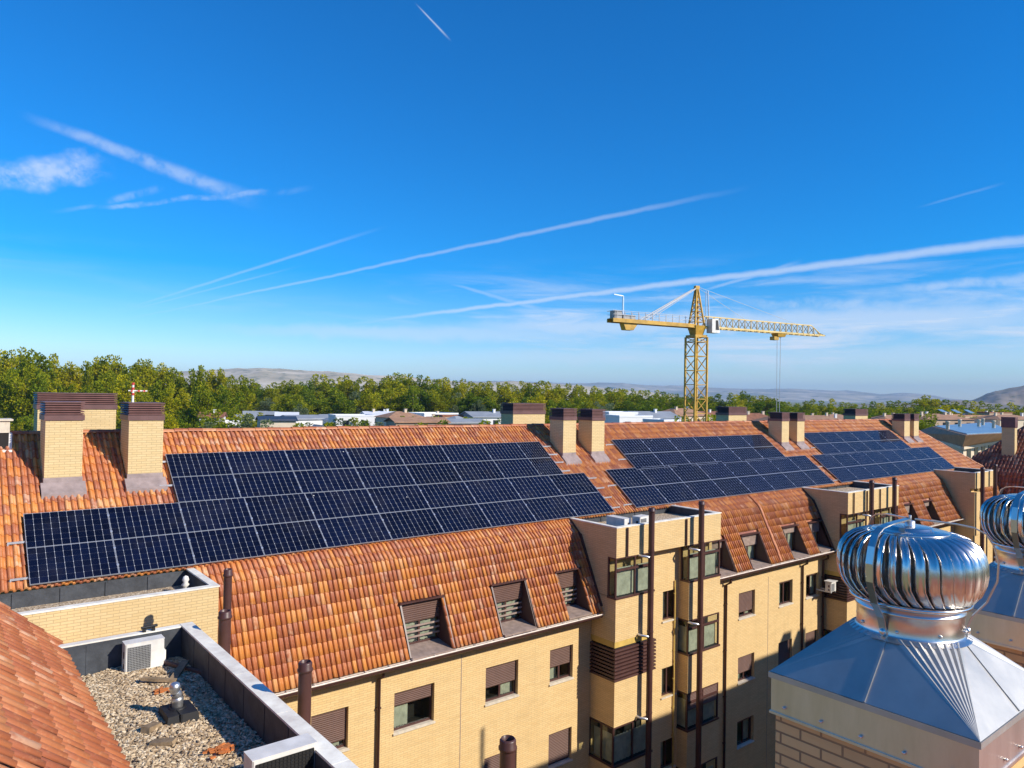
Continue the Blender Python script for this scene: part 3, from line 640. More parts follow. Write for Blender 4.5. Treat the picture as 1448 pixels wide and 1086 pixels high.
def tower(x0, x1, zt, lowfull=True):
    """bay tower: brick body first, its openings, louvres and flat roof as its parts"""
    xl = x0 + 2.05; xr = x1 - 2.02; yf, yb = 17.7, 20.28; zo = zt + 4.62; ym = 18.2
    Z = lambda z: z + zo
    b = MB()
    b.box(x0, x1, yf, yf + .15, Z(-5.68), zt, skip=''); b.box(x0, x0 + .15, yf + .15, yb, Z(-5.68), zt, skip='f'); b.box(x1 - .15, x1, yf + .15, yb, Z(-5.68), zt, skip='f')
    b.box(x0 + .15, x1 - .15, yf + .15, ym + .5, Z(-5.68), Z(-5.60), skip='fblr')
    b.box(x0, xl, yf + .42, yb, Z(-7.07), Z(-5.682), skip='t'); b.box(xr, x1, yf + .42, yb, Z(-7.07), Z(-5.682), skip='t')
    segs = [(-8.63, -7.09), (-11.62, -10.02), (-14.4, -12.98), (-17.2, -15.75), (GZ - zo, -18.5)]
    for i, (a, c) in enumerate(segs):
        b.box(x0, xl, yf, yb - .25 if i == 0 else FY + .1, Z(a), Z(c))
        zr = {0: (-8.6, -7.09), 1: (-11.42, -9.92), 2: (-14.4, -12.85), 3: (-17.2, -15.75), 4: (GZ - zo, -18.5)}[i]
        b.box(xr, x1, yf, yb - .25 if i == 0 else FY + .1, Z(zr[0]), Z(zr[1]))
    holes = [(x0 + 3.18, min(x0 + 4.02, xr - .06), Z(z0), Z(z1)) for z0, z1 in ((-8.58, -7.45), (-11.5, -10.4), (-14.3, -13.2), (-17.2, -16.1))]
    wall_holes(b, ym, xl - .01, xr + .01, GZ, Z(-5.70), [h for h in holes if h[1] - h[0] > .3], .2)
    tw = put(b, 'bay_tower', BRICK, main)
    # stepped flashing where the tiles meet the side wall
    for side in (-1, 1):
        f = MB(); xx = x0 if side < 0 else x1
        for (ya, za), (yb_, zb_) in (((mansy(-7.5), -7.5), (19.55, -5.13)), ((19.55, -5.13), (20.2, -4.62))):
            f.hexa([(xx + side * .003, ya - .10, za + .02), (xx + side * .06, ya - .10, za + .02), (xx + side * .06, ya + .06, za - .05), (xx + side * .003, ya + .06, za - .05)],
                   [(xx + side * .003, yb_ - .10, zb_ + .06), (xx + side * .06, yb_ - .10, zb_ + .06), (xx + side * .06, yb_ + .06, zb_ - .05), (xx + side * .003, yb_ + .06, zb_ - .05)])
        put(f, 'side_flashing', BROWN, tw)
    flat_roof(tw, x0, x1, yf, yb, zt, .34, 1.0)
    for a, b_, c, d in holes:
        if b_ - a < .3: continue
        fr = MB(); frame_bars(fr, a + .002, b_ - .002, c + .002, d - .002, ym + .10, ym + .16, .05, [(a + b_) / 2]); put(fr, 'window_frame', BROWN, tw)
        g = MB(); g.poly([(a + .04, ym + .13, c + .04), (b_ - .04, ym + .13, c + .04), (b_ - .04, ym + .13, d - .04), (a + .04, ym + .13, d - .04)]); put(g, 'pane', GLASS, tw)
        k = MB(); k.box(a - .02, b_ + .02, ym + .19, ym + .6, c - .02, d + .02, skip='f'); put(k, 'room', DARKIN, tw)
        cu = MB(); curtain_sheet(cu, a + .03, a + .4, c + .03, d - .03, ym + .25); put(cu, 'curtain', CURT, tw)
        s = MB(); s.box(a - .04, b_ + .04, ym - .05, ym - .004, c - .06, c - .005); put(s, 'sill', STONE, tw)
    def glazing(xa, xb, za, zb, ydeep, left=True, transom=None, shut=0.0, curt=True):
        """corner window band: frame, panes, sill, curtain"""
        za, zb = Z(za), Z(zb); fr = MB(); w = .06
        n = 2; xs = [xa + (xb - xa) * i / n for i in range(n + 1)]
        fr.box(xa - .02, xb + .02, yf - .03, yf + .09, za - .07, za)              # bottom rail that juts out
        fr.box(xa, xb, yf + .02, yf + .09, zb - .05, zb - .004)
        for x in xs: fr.box(min(max(x - w / 2, xa), xb - w), min(max(x + w / 2, xa + w), xb), yf + .02, yf + .085, za, zb - .05, skip='td')
        if transom: fr.box(xa + w, xb - w, yf + .01, yf + .08, Z(transom) - .04, Z(transom) + .04)
        if left:
            fr.box(xa - .02, xa + .06, yf + .09, ydeep, za - .07, za); fr.box(xa, xa + .06, yf + .09, ydeep, zb - .05, zb - .004)
            fr.box(xa + .003, xa + .06, ydeep - w, ydeep, za, zb - .05, skip='td')
            if ydeep - yf > .7: fr.box(xa + .003, xa + .06, (yf + ydeep) / 2 - .03, (yf + ydeep) / 2 + .03, za, zb - .05, skip='td')
        put(fr, 'bay_window', BROWN, tw)
        g = MB(); g.poly([(xa + .02, yf + .05, za), (xb - .02, yf + .05, za), (xb - .02, yf + .05, zb - .05), (xa + .02, yf + .05, zb - .05)])
        if left: g.poly([(xa + .03, ydeep, za), (xa + .03, yf + .05, za), (xa + .03, yf + .05, zb - .05), (xa + .03, ydeep, zb - .05)])
        put(g, 'pane', GLASS, tw)
        bk = MB(); bk.box(xa + .5, xb - .02, yf + .55, ydeep - .01 if ydeep > yf + .7 else yf + .6, za, zb - .02); bk.poly([(xa, yf + .02, za + .004), (xb, yf + .02, za + .004), (xb, yf + .6, za + .004), (xa, yf + .6, za + .004)])
        put(bk, 'room', DARKIN, tw)
        if curt:
            c = MB(); curtain_sheet(c, xa + .12, xb - .1, za + .01, za + (zb - za) * .72, yf + .16, .16, .014)
            if left and ydeep - yf > .7:
                c.rings([[(xa + .14, yf + .2 + i * .1, za + .01) for i in range(int((ydeep - yf - .25) / .1))], [(xa + .14, yf + .2 + i * .1, zb - .3) for i in range(int((ydeep - yf - .25) / .1))]], closed=False)
            put(c, 'curtain', CURT, tw)
        if shut:
            s = MB(); slats(s, xa + .07, xb - .07, zb - .05 - (zb - za) * shut, zb - .06, yf + .045); put(s, 'shutter', SHUT, tw)
    glazing(x0, xl, -7.07, -5.68, yf + .41, True, -6.12)
    glazing(xr, x1, -7.07, -5.68, yf + .41, True, -6.12)
    glazing(xr, x1, -9.90, -8.62, FY + .05, True, -8.95); glazing(xr, x1, -12.83, -11.44, FY + .05, True, -11.8, .45); glazing(xr, x1, -15.73, -14.42, FY + .05, True)
    glazing(x0, xl, -12.96, -11.64, FY + .05, True); glazing(x0, xl, -15.73, -14.42, FY + .05, True); glazing(x0, xl, -18.48, -17.22, FY + .05, True); glazing(xr, x1, -18.48, -17.22, FY + .05, True)
    y = MB(); y.box(x0, xl, yf + .02, FY + .05, Z(-8.84), Z(-8.635)); put(y, 'ochre_band', YSTRIP, tw)
    l = MB(); n = 9; za, zb = -10.015, -8.845
    for i in range(n):
        a = Z(za + (zb - za) * i / n); h = (zb - za) / n
        l.hexa([(x0 - .04, yf - .04, a), (xl + .13, yf - .04, a), (xl + .13, FY, a), (x0 - .04, FY, a)], [(x0 - .03, yf - .03, a + h * .55), (xl + .12, yf - .03, a + h * .55), (xl + .12, FY, a + h * .55), (x0 - .03, FY, a + h * .55)])
    l.box(x0 + .06, xl + .05, yf + .06, FY, Z(za), Z(zb), m=1); put(l, 'louvre', [BROWN, DARKIN], tw)
    d = MB()
    for x in (x0 + .52, xl - .12, xr - .25): d.tube([(x, yf - .05, zt - .02), (x, yf - .05, Z(-5.66))], .035, 8)  # thin downpipes, plus the flue pipes' shadows on the band built as dark tubes
    put(d, 'drain_and_shadow_bar', BROWN, tw)
    dp = MB(); dp.tube([(xr - .28, ym - .05, Z(-7.1)), (xr - .28, ym - .05, GZ)], .03, 8)
    for zz in np.arange(-7.6, -18, -1.1): dp.box(xr - .33, xr - .23, ym - .06, ym - .002, Z(zz) - .02, Z(zz) + .02)
    put(dp, 'gas_pipe', YSTRIP, tw)
    return tw
tower(19.17, 25.32, -4.62); tower(35.9, 41.55, -4.55)
def small_tower(x0, x1, zt):
    b = MB(); yf, yb, ym = 17.7, 20.25, 18.3
    b.box(x0, x1, yf, yf + .15, zt - 1.0, zt); b.box(x0, x0 + .15, yf + .15, yb, zt - 1.0, zt, skip='f'); b.box(x1 - .15, x1, yf + .15, yb, zt - 1.0, zt, skip='f')
    b.box(x0, x1, yf + .95, yb, GZ, zt - 1.002); b.box(x0, x0 + 1.0, yf + .02, yf + .95, zt - 4.0, zt - 1.25); b.box(x0, x0 + .7, yf + .3, yf + .95, zt - 1.25, zt - 1.002)
    b.box(x0, x1, yf + .1, FY, GZ, zt - 4.0)
    tw = put(b, 'bay_tower', BRICK, main); flat_roof(tw, x0, x1, yf, yb, zt, .34)
    fr = MB(); frame_bars(fr, x0 + 1.1, x1 - .1, zt - 2.5, zt - 1.05, yf + .8, yf + .86, .06, [x0 + 1.9, x0 + 2.6]); put(fr, 'window_frame', BROWN, tw)
    g = MB(); g.poly([(x0 + 1.1, yf + .84, zt - 2.5), (x1 - .1, yf + .84, zt - 2.5), (x1 - .1, yf + .84, zt - 1.05), (x0 + 1.1, yf + .84, zt - 1.05)]); put(g, 'pane', GLASS, tw)
small_tower(52.6, 56.15, -4.45)

# the low flat-roofed box beside the left wing
b = MB(); bx0, bx1, by0, by1, bz = -1.0, 5.62, 17.98, 20.2, -4.69
b.box(bx0, bx1, by0, by0 + .15, GZ, bz, skip='d'); b.box(bx0, bx0 + .15, by0 + .15, by1, GZ, bz, skip='fd'); b.box(bx1 - .15, bx1, by0 + .15, by1, GZ, bz, skip='fd')
box0 = put(b, 'flat_roof_box', BRICK_P, main); flat_roof(box0, bx0, bx1, by0, by1, bz, .42, .95)
sp = MB(); sp.lathe((5.22, 19.3, -5.10), [(.06, 0), (.06, .2), (.10, .24), (.05, .30), (.085, .36), (.06, .44), (.001, .47)], 14); put(sp, 'roof_vent_cowl', WHITE, box0)

# ------------------------------------------------------------------ chimneys through the roof
def chimney(x0, x1, y0, y1, zt, base=True):
    zb = roofz(y0) - .15 if base else -4.5
    b = MB(); b.box(x0, x1, y0, y1, zb, zt - .48, skip='d'); c = put(b, 'chimney', BRICK_P, main)
    l = MB(); l.box(x0 + .06, x1 - .06, y0 + .06, y1 - .06, zt - .49, zt - .03, m=1)
    l.box(x0 - .03, x1 + .03, y0 - .03, y1 + .03, zt - .50, zt - .36)
    for i in range(5):
        a = zt - .345 + i * .064; o, q = .035, .0
        l.hexa([(x0 - o, y0 - o, a), (x1 + o, y0 - o, a), (x1 + o, y1 + o, a), (x0 - o, y1 + o, a)], [(x0 - q, y0 - q, a + .04), (x1 + q, y0 - q, a + .04), (x1 + q, y1 + q, a + .04), (x0 - q, y1 + q, a + .04)])
    l.box(x0 - .03, x1 + .03, y0 - .03, y1 + .03, zt - .03, zt)
    put(l, 'chimney_cap', [CAPM, DARKIN], c)
    if base:
        f = MB(); f.box(x0 - .015, x1 + .015, y0 - .015, y0 + .3, zb, roofz(y0) + .27)
        f.hexa([(x0 - .08, y0 - .32, roofz(y0 - .32) - .05), (x1 + .08, y0 - .32, roofz(y0 - .32) - .05), (x1 + .08, y0 + .04, roofz(y0) - .02), (x0 - .08, y0 + .04, roofz(y0) - .02)],
               [(x0 - .08, y0 - .32, roofz(y0 - .32) + .13), (x1 + .08, y0 - .32, roofz(y0 - .32) + .13), (x1 + .08, y0 - .017, roofz(y0) + .15), (x0 - .08, y0 - .017, roofz(y0) + .15)])
        put(f, 'base_flashing', FLASH, c)
for x0, x1, zt in ((2.54, 3.41, -.37), (4.53, 5.43, -.38), (21.18, 21.93, -.50), (22.90, 23.68, -.53), (38.2, 38.95, -.68), (39.85, 40.65, -.70), (54.12, 55.0, -.80), (55.7, 56.5, -.80)):
    chimney(x0, x1, 22.7, 23.55 if x0 > 10 else 23.75, zt)
for x0, x1, zt in ((2.70, 4.81, -.15), (21.1, 23.05, -.34), (37.85, 39.72, -.44), (53.72, 55.65, -.53)): chimney(x0, x1, 26.0, 26.9, zt, False)
# brown flue pipes in front of the towers
def flue(x, y, zt, r, zb, label, elbows=(), group='tall brown flue pipes on the bay towers', cut=False):
    t = thing('flue_pipe', label, 'flue pipe', (x, y, zb), group)
    m = MB(); m.tube([(x, y, zb), (x, y, zt - .16)], r, 16, False); 
    m.lathe((x, y, zt - .17), [(r, 0), (r * 1.18, .02), (r * 1.18, .05), (r * 1.05, .07), (r * 1.05, .14), (r * .86, .17), (r * .80, .165), (r * .78, 0)], 16)
    put(m, 'pipe', BROWN, t)
    k = MB(); k.lathe((x, y, zt - .12), [(.001, 0), (r * .82, 0)], 12); put(k, 'throat', DARKIN, t)
    for z in np.arange(zt - 1.6, max(zb, -15), -2.9): c = MB(); c.tube([(x, y, z), (x, y, z + .05)], r * 1.1, 16); put(c, 'clamp', BROWN, t)
    if elbows:
        for z in elbows:
            e = MB(); e.tube([(x - r, y, z), (x - .2, y + .03, z + .03), (x - .30, y + .14, z + .04), (x - .30, y + .32, z + .04)], .045, 10); put(e, 'exhaust_elbow', ALU, t)
    return t
flue(20.66, 17.38, -3.96, .11, GZ, 'brown flue pipe in front of the left bay of the nearest bay tower', (-5.75, -8.6, -11.55))
flue(23.6, 17.38, -3.95, .11, GZ, 'brown flue pipe in front of the right bay of the nearest bay tower', (-5.85, -8.7))
flue(37.75, 17.4, -3.98, .11, GZ, 'left brown flue pipe on the bay tower behind the turbine vent', (-5.8,))
flue(40.35, 17.4, -3.98, .11, GZ, 'right brown flue pipe on the bay tower behind the turbine vent')
flue(52.95, 17.4, -4.05, .12, GZ, 'left dark flue pipe on the farthest bay tower')
flue(55.2, 17.4, -3.95, .12, GZ, 'right dark flue pipe on the farthest bay tower')

# ------------------------------------------------------------------ solar panels, rails
def panel_proto():
    t = thing('solar_panel', 'x', 'solar panel', (0, 0, 0))
    f = MB(); w, h, e, z0, z1 = 1.0, 1.0, .006, -.035, 0.0
    f.box(0, e, 0, h, z0, z1); f.box(w - e, w, 0, h, z0, z1); f.box(e, w - e, 0, e * 1.7, z0, z1, skip='lr'); f.box(e, w - e, h - e * 1.7, h, z0, z1, skip='lr')
    put(f, 'frame', PFRAME, t)
    c = MB(); c.poly([(e, e * 1.7, -.004), (w - e, e * 1.7, -.004), (w - e, h - e * 1.7, -.004), (e, h - e * 1.7, -.004)], uv=[(0, 0), (1, 0), (1, 1), (0, 1)])
    c.poly([(e, h - e * 1.7, -.03), (w - e, h - e * 1.7, -.03), (w - e, e * 1.7, -.03), (e, e * 1.7, -.03)], uv=[(0, 0)] * 4)
    put(c, 'cell_face', CELLS, t)
    for y in (.25, .75):
        k = MB(); k.box(w - .012, w + .016, y - .025, y + .025, -.002, .012); put(k, 'clamp', ALU, t)
    return t
proto = panel_proto(); refresh_kids()
ORD = ['first', 'second', 'third', 'fourth', 'fifth', 'sixth', 'seventh', 'eighth', 'ninth', 'tenth']
ARR = [('nearest', [2.02, 3.87, 5.66, 7.48, 9.35, 11.50, 13.45, 15.42, 17.47, 19.54, 21.56], [5.66, 7.40, 9.30, 11.47, 13.43, 15.40, 17.38, 19.15, 20.42], 0),
       ('middle', [22.92, 25.02, 27.1, 29.2, 31.25, 33.3, 35.35, 37.35, 39.26], [24.82, 26.8, 28.8, 30.85, 32.95, 35.05, 37.2], .08),
       ('farthest', [40.0, 42.05, 44.1, 46.1, 48.1, 50.1, 52.15, 54.15, 56.15], [41.4, 43.4, 45.4, 47.4, 49.35, 51.3, 53.2], .06)]
ROT = Matrix.Rotation(R_(38), 4, 'X'); first = True
VROW = [('bottom', .67, 1.775), ('lower middle', 1.785, 2.915), ('upper middle', 2.93, 3.925), ('top', 3.94, 4.92)]
def on_roof(X, v, off): return Vector((X, 19.6 + v * C38 - off * S38, -5.08 + v * S38 + off * C38))
for nm, lowx, topx, dv in ARR:
    for rn, v0, v1 in VROW:
        xs = lowx if v0 < 2.5 else topx
        dvr = dv * (1 if v0 < 2.5 else -.6)
        for i in range(len(xs) - 1):
            o = proto if first else copy_tree(proto); first = False
            o.location = on_roof(xs[i] + .003, v0 + dvr, .16); o.rotation_mode = 'QUATERNION'; o.rotation_quaternion = (ROT @ Matrix.Rotation(random.gauss(0, .0022), 4, 'Y') @ Matrix.Rotation(random.gauss(0, .0022), 4, 'X')).to_quaternion()
            o.scale = (xs[i + 1] - xs[i] - .006, v1 - v0 + .004, 1)
            n = len(xs) - 1
            tag(o, '%s solar panel from left in the %s row of the %s array' % (ORD[i], rn, nm) if i < n - 1 else 'solar panel at the right end of the %s row of the %s array' % (rn, nm),
                'solar panel', 'solar panels on the tiled roof')
        for q, fr in (('lower', .24), ('upper', .76)):
            a = on_roof(xs[0] - ((.36 if nm == 'nearest' else .5) if (q == 'lower') == (v0 < 2.5) else -.1), v0 + dvr + fr * (v1 - v0), .085); bq = on_roof(xs[-1] + (.16 if nm != 'nearest' else .55), v0 + dvr + fr * (v1 - v0), .085)
            m = MB(); m.bar(a, bq, .045, .05); m.bar(a + Vector((.01, 0, -.09)), a + Vector((.01, 0, 0)), .05, .03)
            tag(put(m, 'mounting_rail', ALU, origin=tuple(a)), '%s silver rail under the %s panel row of the %s array' % (q, rn, nm), 'mounting rail', 'rails under the solar panels')

# ------------------------------------------------------------------ the left wing: tiled slope, gravel roof with parapet
wing = thing('side_wing', 'left foreground wing with a terracotta slope and a gravelled flat roof', 'building', (2, 12, GZ))
ZC, ZG = -4.9, -5.5
WX1, WX0, WY1, WY0 = 4.51, -3.0, 16.16, 7.0
s43 = R_(43); EX, EZ = 2.20, -5.02
O = np.array([EX, 6.0, EZ]); Vd = np.array([-math.cos(s43), 0, math.sin(s43)]); Ud = np.array([0, 1.0, 0])
sheet_obj('roof', tile_sheet(plane_surf(O, Ud, Vd, .235, .40), int(11.0 / .235), 14, None, 0.9, .7, .034, 21), TILE_L, wing)
b = MB(); q = lambda u, v, h=-.06: tuple(O + Ud * u + Vd * v + np.array([math.sin(s43), 0, math.cos(s43)]) * h)
b.poly([q(0, -.02), q(11, -.02), q(11, 5.6), q(0, 5.6)]); b.poly([q(11, -.02), q(11, 5.6), (q(11, 5.6)[0], 17.0, GZ), (q(11, 0)[0], 17.0, GZ)])
put(b, 'roof_boarding', BROWN2, wing)
f = MB()
for i in range(13): f.hexa([q(10.86, i * .4 - .04, -.05), q(11.5, i * .4 - .1, -.16), q(11.5, i * .4 + .33, -.16), q(10.86, i * .4 + .38, -.05)][::-1], [q(10.86, i * .4 - .04, .03), q(11.5, i * .4 - .1, -.10), q(11.5, i * .4 + .33, -.12), q(10.86, i * .4 + .38, .015)][::-1])
f.hexa([q(10.2, -.55, -.2), q(11.9, -.75, -.2), q(11.9, .1, -.2), q(10.2, .1, -.2)][::-1], [q(10.2, -.50, -.12), q(11.9, -.70, -.16), q(11.9, .1, -.10), q(10.2, .1, -.06)][::-1])
put(f, 'verge_flashing', FLASH, wing)
b = MB(); b.box(WX1 - .20, WX1 - .02, WY0, WY1 - .02, GZ, ZC); b.box(WX0, WX1 - .20, WY1 - .14, WY1 - .02, GZ, ZC); put(b, 'wall', BRICK, wing)
c = MB(); y = WY0
while y < WY1:
    y2 = min(y + 1.9, WY1); c.box(WX1 - .235, WX1 + .012, y + .004, y2 - .004, ZC, ZC + .035); y = y2
c.box(WX0, WX1 - .24, WY1 - .165, WY1, ZC, ZC + .028)
put(c, 'coping', COPING, wing)
l = MB(); l.box(WX1 - .235, WX1 - .205, WY0, WY1 - .15, ZG, ZC - .004); l.box(WX0, WX1 - .24, WY1 - .18, WY1 - .145, ZG, ZC - .004)
for y in np.arange(WY0 + .5, WY1, .95): l.box(WX1 - .243, WX1 - .236, y, y + .05, ZG, ZC - .02)
for x in (2.55, 3.9): l.box(x, x + .05, WY1 - .188, WY1 - .181, ZG, ZC - .02)
put(l, 'parapet_lining', MEMB, wing)
b = MB(); b.poly([(WX0, WY0, ZG), (WX1 - .2, WY0, ZG), (WX1 - .2, WY1 - .1, ZG), (WX0, WY1 - .1, ZG)]); put(b, 'flat_roof_deck', GRAVEL, wing)
def gravel_field():
    N = 20000; g = np.random.default_rng(3)
    x = g.uniform(1.9, WX1 - .26, N); y = g.uniform(9.2, WY1 - .2, N)
    L = g.uniform(.020, .055, N); W = L * g.uniform(.3, .62, N); H = W * g.uniform(.5, .9, N); a = g.uniform(0, 6.28, N); tz = g.normal(0, .25, N)
    z = ZG + .012 + .03 * np.clip(np.sin(x * 3.1 + 1) * np.sin(y * 2.3) + .2, 0, 1) + g.uniform(0, .018, N)
    base = np.array([[1, 0, 0], [.55, .8, .1], [-.5, .85, 0], [-1, .1, 0], [-.55, -.8, .1], [.5, -.85, 0], [.2, .1, 1], [-.25, 0, .92]])
    P = base[None] * np.stack([L, W, H], 1)[:, None, :] * g.uniform(.8, 1.2, (N, 8, 1))
    ca, sa = np.cos(a)[:, None], np.sin(a)[:, None]
    X = P[..., 0] * ca - P[..., 1] * sa + x[:, None]; Y = P[..., 0] * sa + P[..., 1] * ca + y[:, None]; Zz = P[..., 2] + P[..., 0] * np.sin(tz)[:, None] + z[:, None]
    V = np.stack([X, Y, Zz], -1).reshape(-1, 3)
    F = np.array([[0, 1, 6], [1, 2, 6], [2, 7, 6], [2, 3, 7], [3, 4, 7], [4, 5, 7], [5, 6, 7], [5, 0, 6]])
    faces = (F[None] + (np.arange(N) * 8)[:, None, None]).reshape(-1, 3)
    me = bpy.data.meshes.new('roof_gravel'); me.from_pydata(V.tolist(), [], faces.tolist())
    uv = np.repeat(np.stack([np.arange(N) % 200 + .5, np.arange(N) // 200 + .5], 1), 24, 0).astype(np.float32)
    u = me.uv_layers.new(name='UVMap'); u.data.foreach_set('uv', uv.ravel()); me.materials.append(PEB); me.update()
    o = bpy.data.objects.new('roof_gravel', me); col.objects.link(o)
    tag(o, 'loose beige gravel strewn over the flat roof beside the left slope', 'gravel', None, 'stuff')
gravel_field()
# the wing behind the viewer that carries the vent stacks; its eaves throw the long shadow on the facade
nb = thing('vent_stack_wing', 'yellow brick wing on the near side of the courtyard', 'building', (40, -3, GZ))
b = MB(); b.box(12, 80, -9, 2.0, GZ, -1.65); b.box(38.5, 46, -6, 2.0, -1.652, -.85); b.box(40.9, 41.6, 1.2, 2.0, -.852, -.1); b.box(42.2, 42.9, 1.2, 2.0, -.852, -.2); put(b, 'wall', BRICK, nb)
b = MB(); b.box(-6, 7, -6, 1.95, GZ, -2.6); put(b, 'flat_roof_deck', TILE_L, nb)  # unseen deck; tile colour chosen to reflect warm light onto the hood skirt
b = MB(); b.tube([(23.1, 1.9, -1.8), (23.1, 1.9, .3)], .07, 8); b.tube([(23.3, 1.9, -1.8), (23.3, 1.9, -.9)], .22, 10); put(b, 'shadow_mast', ALU, nb)  # unseen mast and drum, added for the smudged shadow they cast across the courtyard

# ------------------------------------------------------------------ brick vent stacks with hood and turbine ventilator
def vent_stack(cx, cy, zt, label, tl):
    t = thing('vent_stack', label, 'vent stack', (cx, cy, zt - 2.2), 'brick stacks with sheet metal hoods')
    h = .449
    b = MB(); i = .022; b.box(cx - h + i, cx + h - i, cy - h + i, cy + h - i, zt - 2.2, zt - .19, skip='td'); put(b, 'brick_shaft', BRICK_N, t)
    sk = MB(); sk.box(cx - h + .006, cx + h - .006, cy - h + .006, cy + h - .006, zt - .20, zt - .016, skip='t')
    for z in (zt - .198, ): sk.box(cx - h, cx + h, cy - h, cy + h, z, z + .012)
    for k in range(5):
        u = -h + .1 + k * .18
        for p in ((cx - h - .001, cy + u), (cx + u, cy - h - .001)):
            sk.lathe((p[0], p[1], zt - .15), [(.001, .006), (.008, .004), (.008, -.004), (.001, -.006)], 8)
    put(sk, 'skirt', SKIRT, t)
    hd = MB(); zr = zt + .235; r = .236; nP = 8
    hd.box(cx - h - .004, cx + h + .004, cy - h - .004, cy + h + .004, zt - .028, zt - .002)
    hd.box(cx - h - .004, cx + h + .004, cy - h - .004, cy + h + .004, zt - .002, zt + .0, skip='tdfblr')
    corners = [(cx - h, cy - h), (cx + h, cy - h), (cx + h, cy + h), (cx - h, cy + h)]
    def arc(deg): return (cx + r * math.cos(R_(deg)), cy + r * math.sin(R_(deg)), zr)
    for k, (x, y) in enumerate(corners):
        ctr = 225 + 90 * k; pts = [arc(ctr - 36 + 72 * j / nP) for j in range(nP + 1)]
        for j in range(nP):
            m_ = [(pts[j][q_] + pts[j + 1][q_]) / 2 for q_ in range(3)]; lift = .010
            mid = (m_[0] + 0, m_[1] + 0, m_[2] + lift)
            hd.poly([(x, y, zt), mid, pts[j]][::-1]); hd.poly([(x, y, zt), pts[j + 1], mid][::-1])
        nx, ny = corners[(k + 1) % 4]; q0 = ctr + 36
        side = [arc(q0 + 18 * j / 3) for j in range(4)]
        for j in range(3): hd.poly([((x + nx) / 2 if 0 < j < 2 else (x if j == 0 else nx), (y + ny) / 2 if 0 < j < 2 else (y if j == 0 else ny), zt), side[j + 1], side[j]] if j != 1 else [(x, y, zt), (nx, ny, zt), side[2], side[1]])
        mx, my = (x + nx) / 2, (y + ny) / 2; e = arc(ctr + 45)
        hd.bar((mx, my, zt + .004), (e[0], e[1], zr + .002), .012, .006)
    put(hd, 'hood', HOOD, t)
    v = thing('turbine_ventilator', tl, 'turbine vent', (cx, cy, zr - .01), 'spinning turbine vents on the stacks')
    C0 = Vector((cx, cy, 0)); z0 = zt + 1.3
    n = MB(); n.lathe((cx, cy, z0), [(.256, -1.073), (.240, -1.062), (.229, -1.058), (.225, -1.05), (.225, -.965), (.232, -.960), (.232, -.950), (.222, -.944), (.222, -.928), (.212, -.925), (.212, -1.0)], 64)
    for a in range(0, 360, 45):
        p = (cx + .228 * math.cos(R_(a + 10)), cy + .228 * math.sin(R_(a + 10)), z0 - 1.03); n.lathe(p, [(.001, .007), (.007, .005), (.007, -.005), (.001, -.007)], 8)
    put(n, 'neck', NECK, v)
    rg = MB(); rg.lathe((cx, cy, z0), [(.215, -.920), (.246, -.927), (.257, -.921), (.259, -.913), (.253, -.907), (.220, -.905), (.215, -.920)], 64); put(rg, 'base_ring', BLADE, v)
    prof = [(.232, -.914), (.258, -.895), (.284, -.862), (.301, -.820), (.308, -.772), (.306, -.727), (.296, -.686), (.274, -.652), (.241, -.627), (.199, -.612), (.155, -.606)]
    NB = 34; pw = 2 * math.pi / NB
    for k in range(NB):
        bm = MB(); rings = []
        for i, (rr, z) in enumerate(prof):
            u = i / (len(prof) - 1); tw = 1.5 * pw * max(0, 1 - u / .34) ** 1.4 - .7 * pw * max(0, (u - .62) / .38) ** 1.3
            open_ = math.sin(math.pi * min(1, max(0, u))) ** .6
            row = []
            for q_ in range(6):
                s = q_ / 5; a = k * pw + tw - (s - .1) * pw * 1.15
                rad = rr - .046 * s ** 1.2 * open_ + .008 * math.sin(math.pi * s) * open_
                row.append((cx + rad * math.cos(a), cy + rad * math.sin(a), z0 + z))
            a = k * pw + tw + .1 * pw + .012; rl = rr + .003
            row = [(cx + (rl - .005) * math.cos(a), cy + (rl - .005) * math.sin(a), z0 + z), (cx + (rl + .004) * math.cos(a - .006), cy + (rl + .004) * math.sin(a - .006), z0 + z)] + row
            rings.append(row)
        bm.rings(rings, closed=False)
        o = put(bm, 'blade', BLADE, v); sd = o.modifiers.new('thickness', 'SOLIDIFY'); sd.thickness = .0022
    cr = MB(); cr.lathe((cx, cy, z0), [(.135, -.618), (.162, -.612), (.168, -.606), (.162, -.600), (.130, -.597), (.098, -.594), (.096, -.584), (.086, -.582), (.03, -.580), (.001, -.580)], 48); put(cr, 'crown', BLADE, v)
    pn = MB(); pn.lathe((cx, cy, z0), [(.001, -.555), (.022, -.557), (.024, -.585)], 12); pn.tube([(cx, cy, z0 - .56), (cx, cy, z0 - .532)], .007, 8); put(pn, 'spindle', ALU, v)
    core = MB(); core.tube([(cx, cy, z0 - 1.0), (cx, cy, z0 - .56)], .02, 10); core.lathe((cx, cy, z0), [(.001, -.98), (.211, -.98)], 24); put(core, 'shaft', DARKIN, v)
    for deg in (176, 296, 56):
        a = R_(deg); ca, sa = math.cos(a), math.sin(a); m = MB()
        path = [(.232, -1.03), (.255, -.97), (.310, -.90), (.350, -.80), (.354, -.72), (.336, -.645), (.305, -.592), (.26, -.568), (.19, -.557), (.02, -.548)]
        w = .016 if deg == 176 else .008
        rr = []
        for i, (r_, z) in enumerate(path):
            p = Vector((cx + r_ * ca, cy + r_ * sa, z0 + z)); tt = Vector((-sa, ca, 0)) * w
            r2, z2 = path[min(i + 1, len(path) - 1)]; r1, z1 = path[max(i - 1, 0)]; nv = Vector(((z2 - z1) * ca, (z2 - z1) * sa, -(r2 - r1))).normalized() * .003
            rr.append([p - tt - nv, p + tt - nv, p + tt + nv, p - tt + nv])
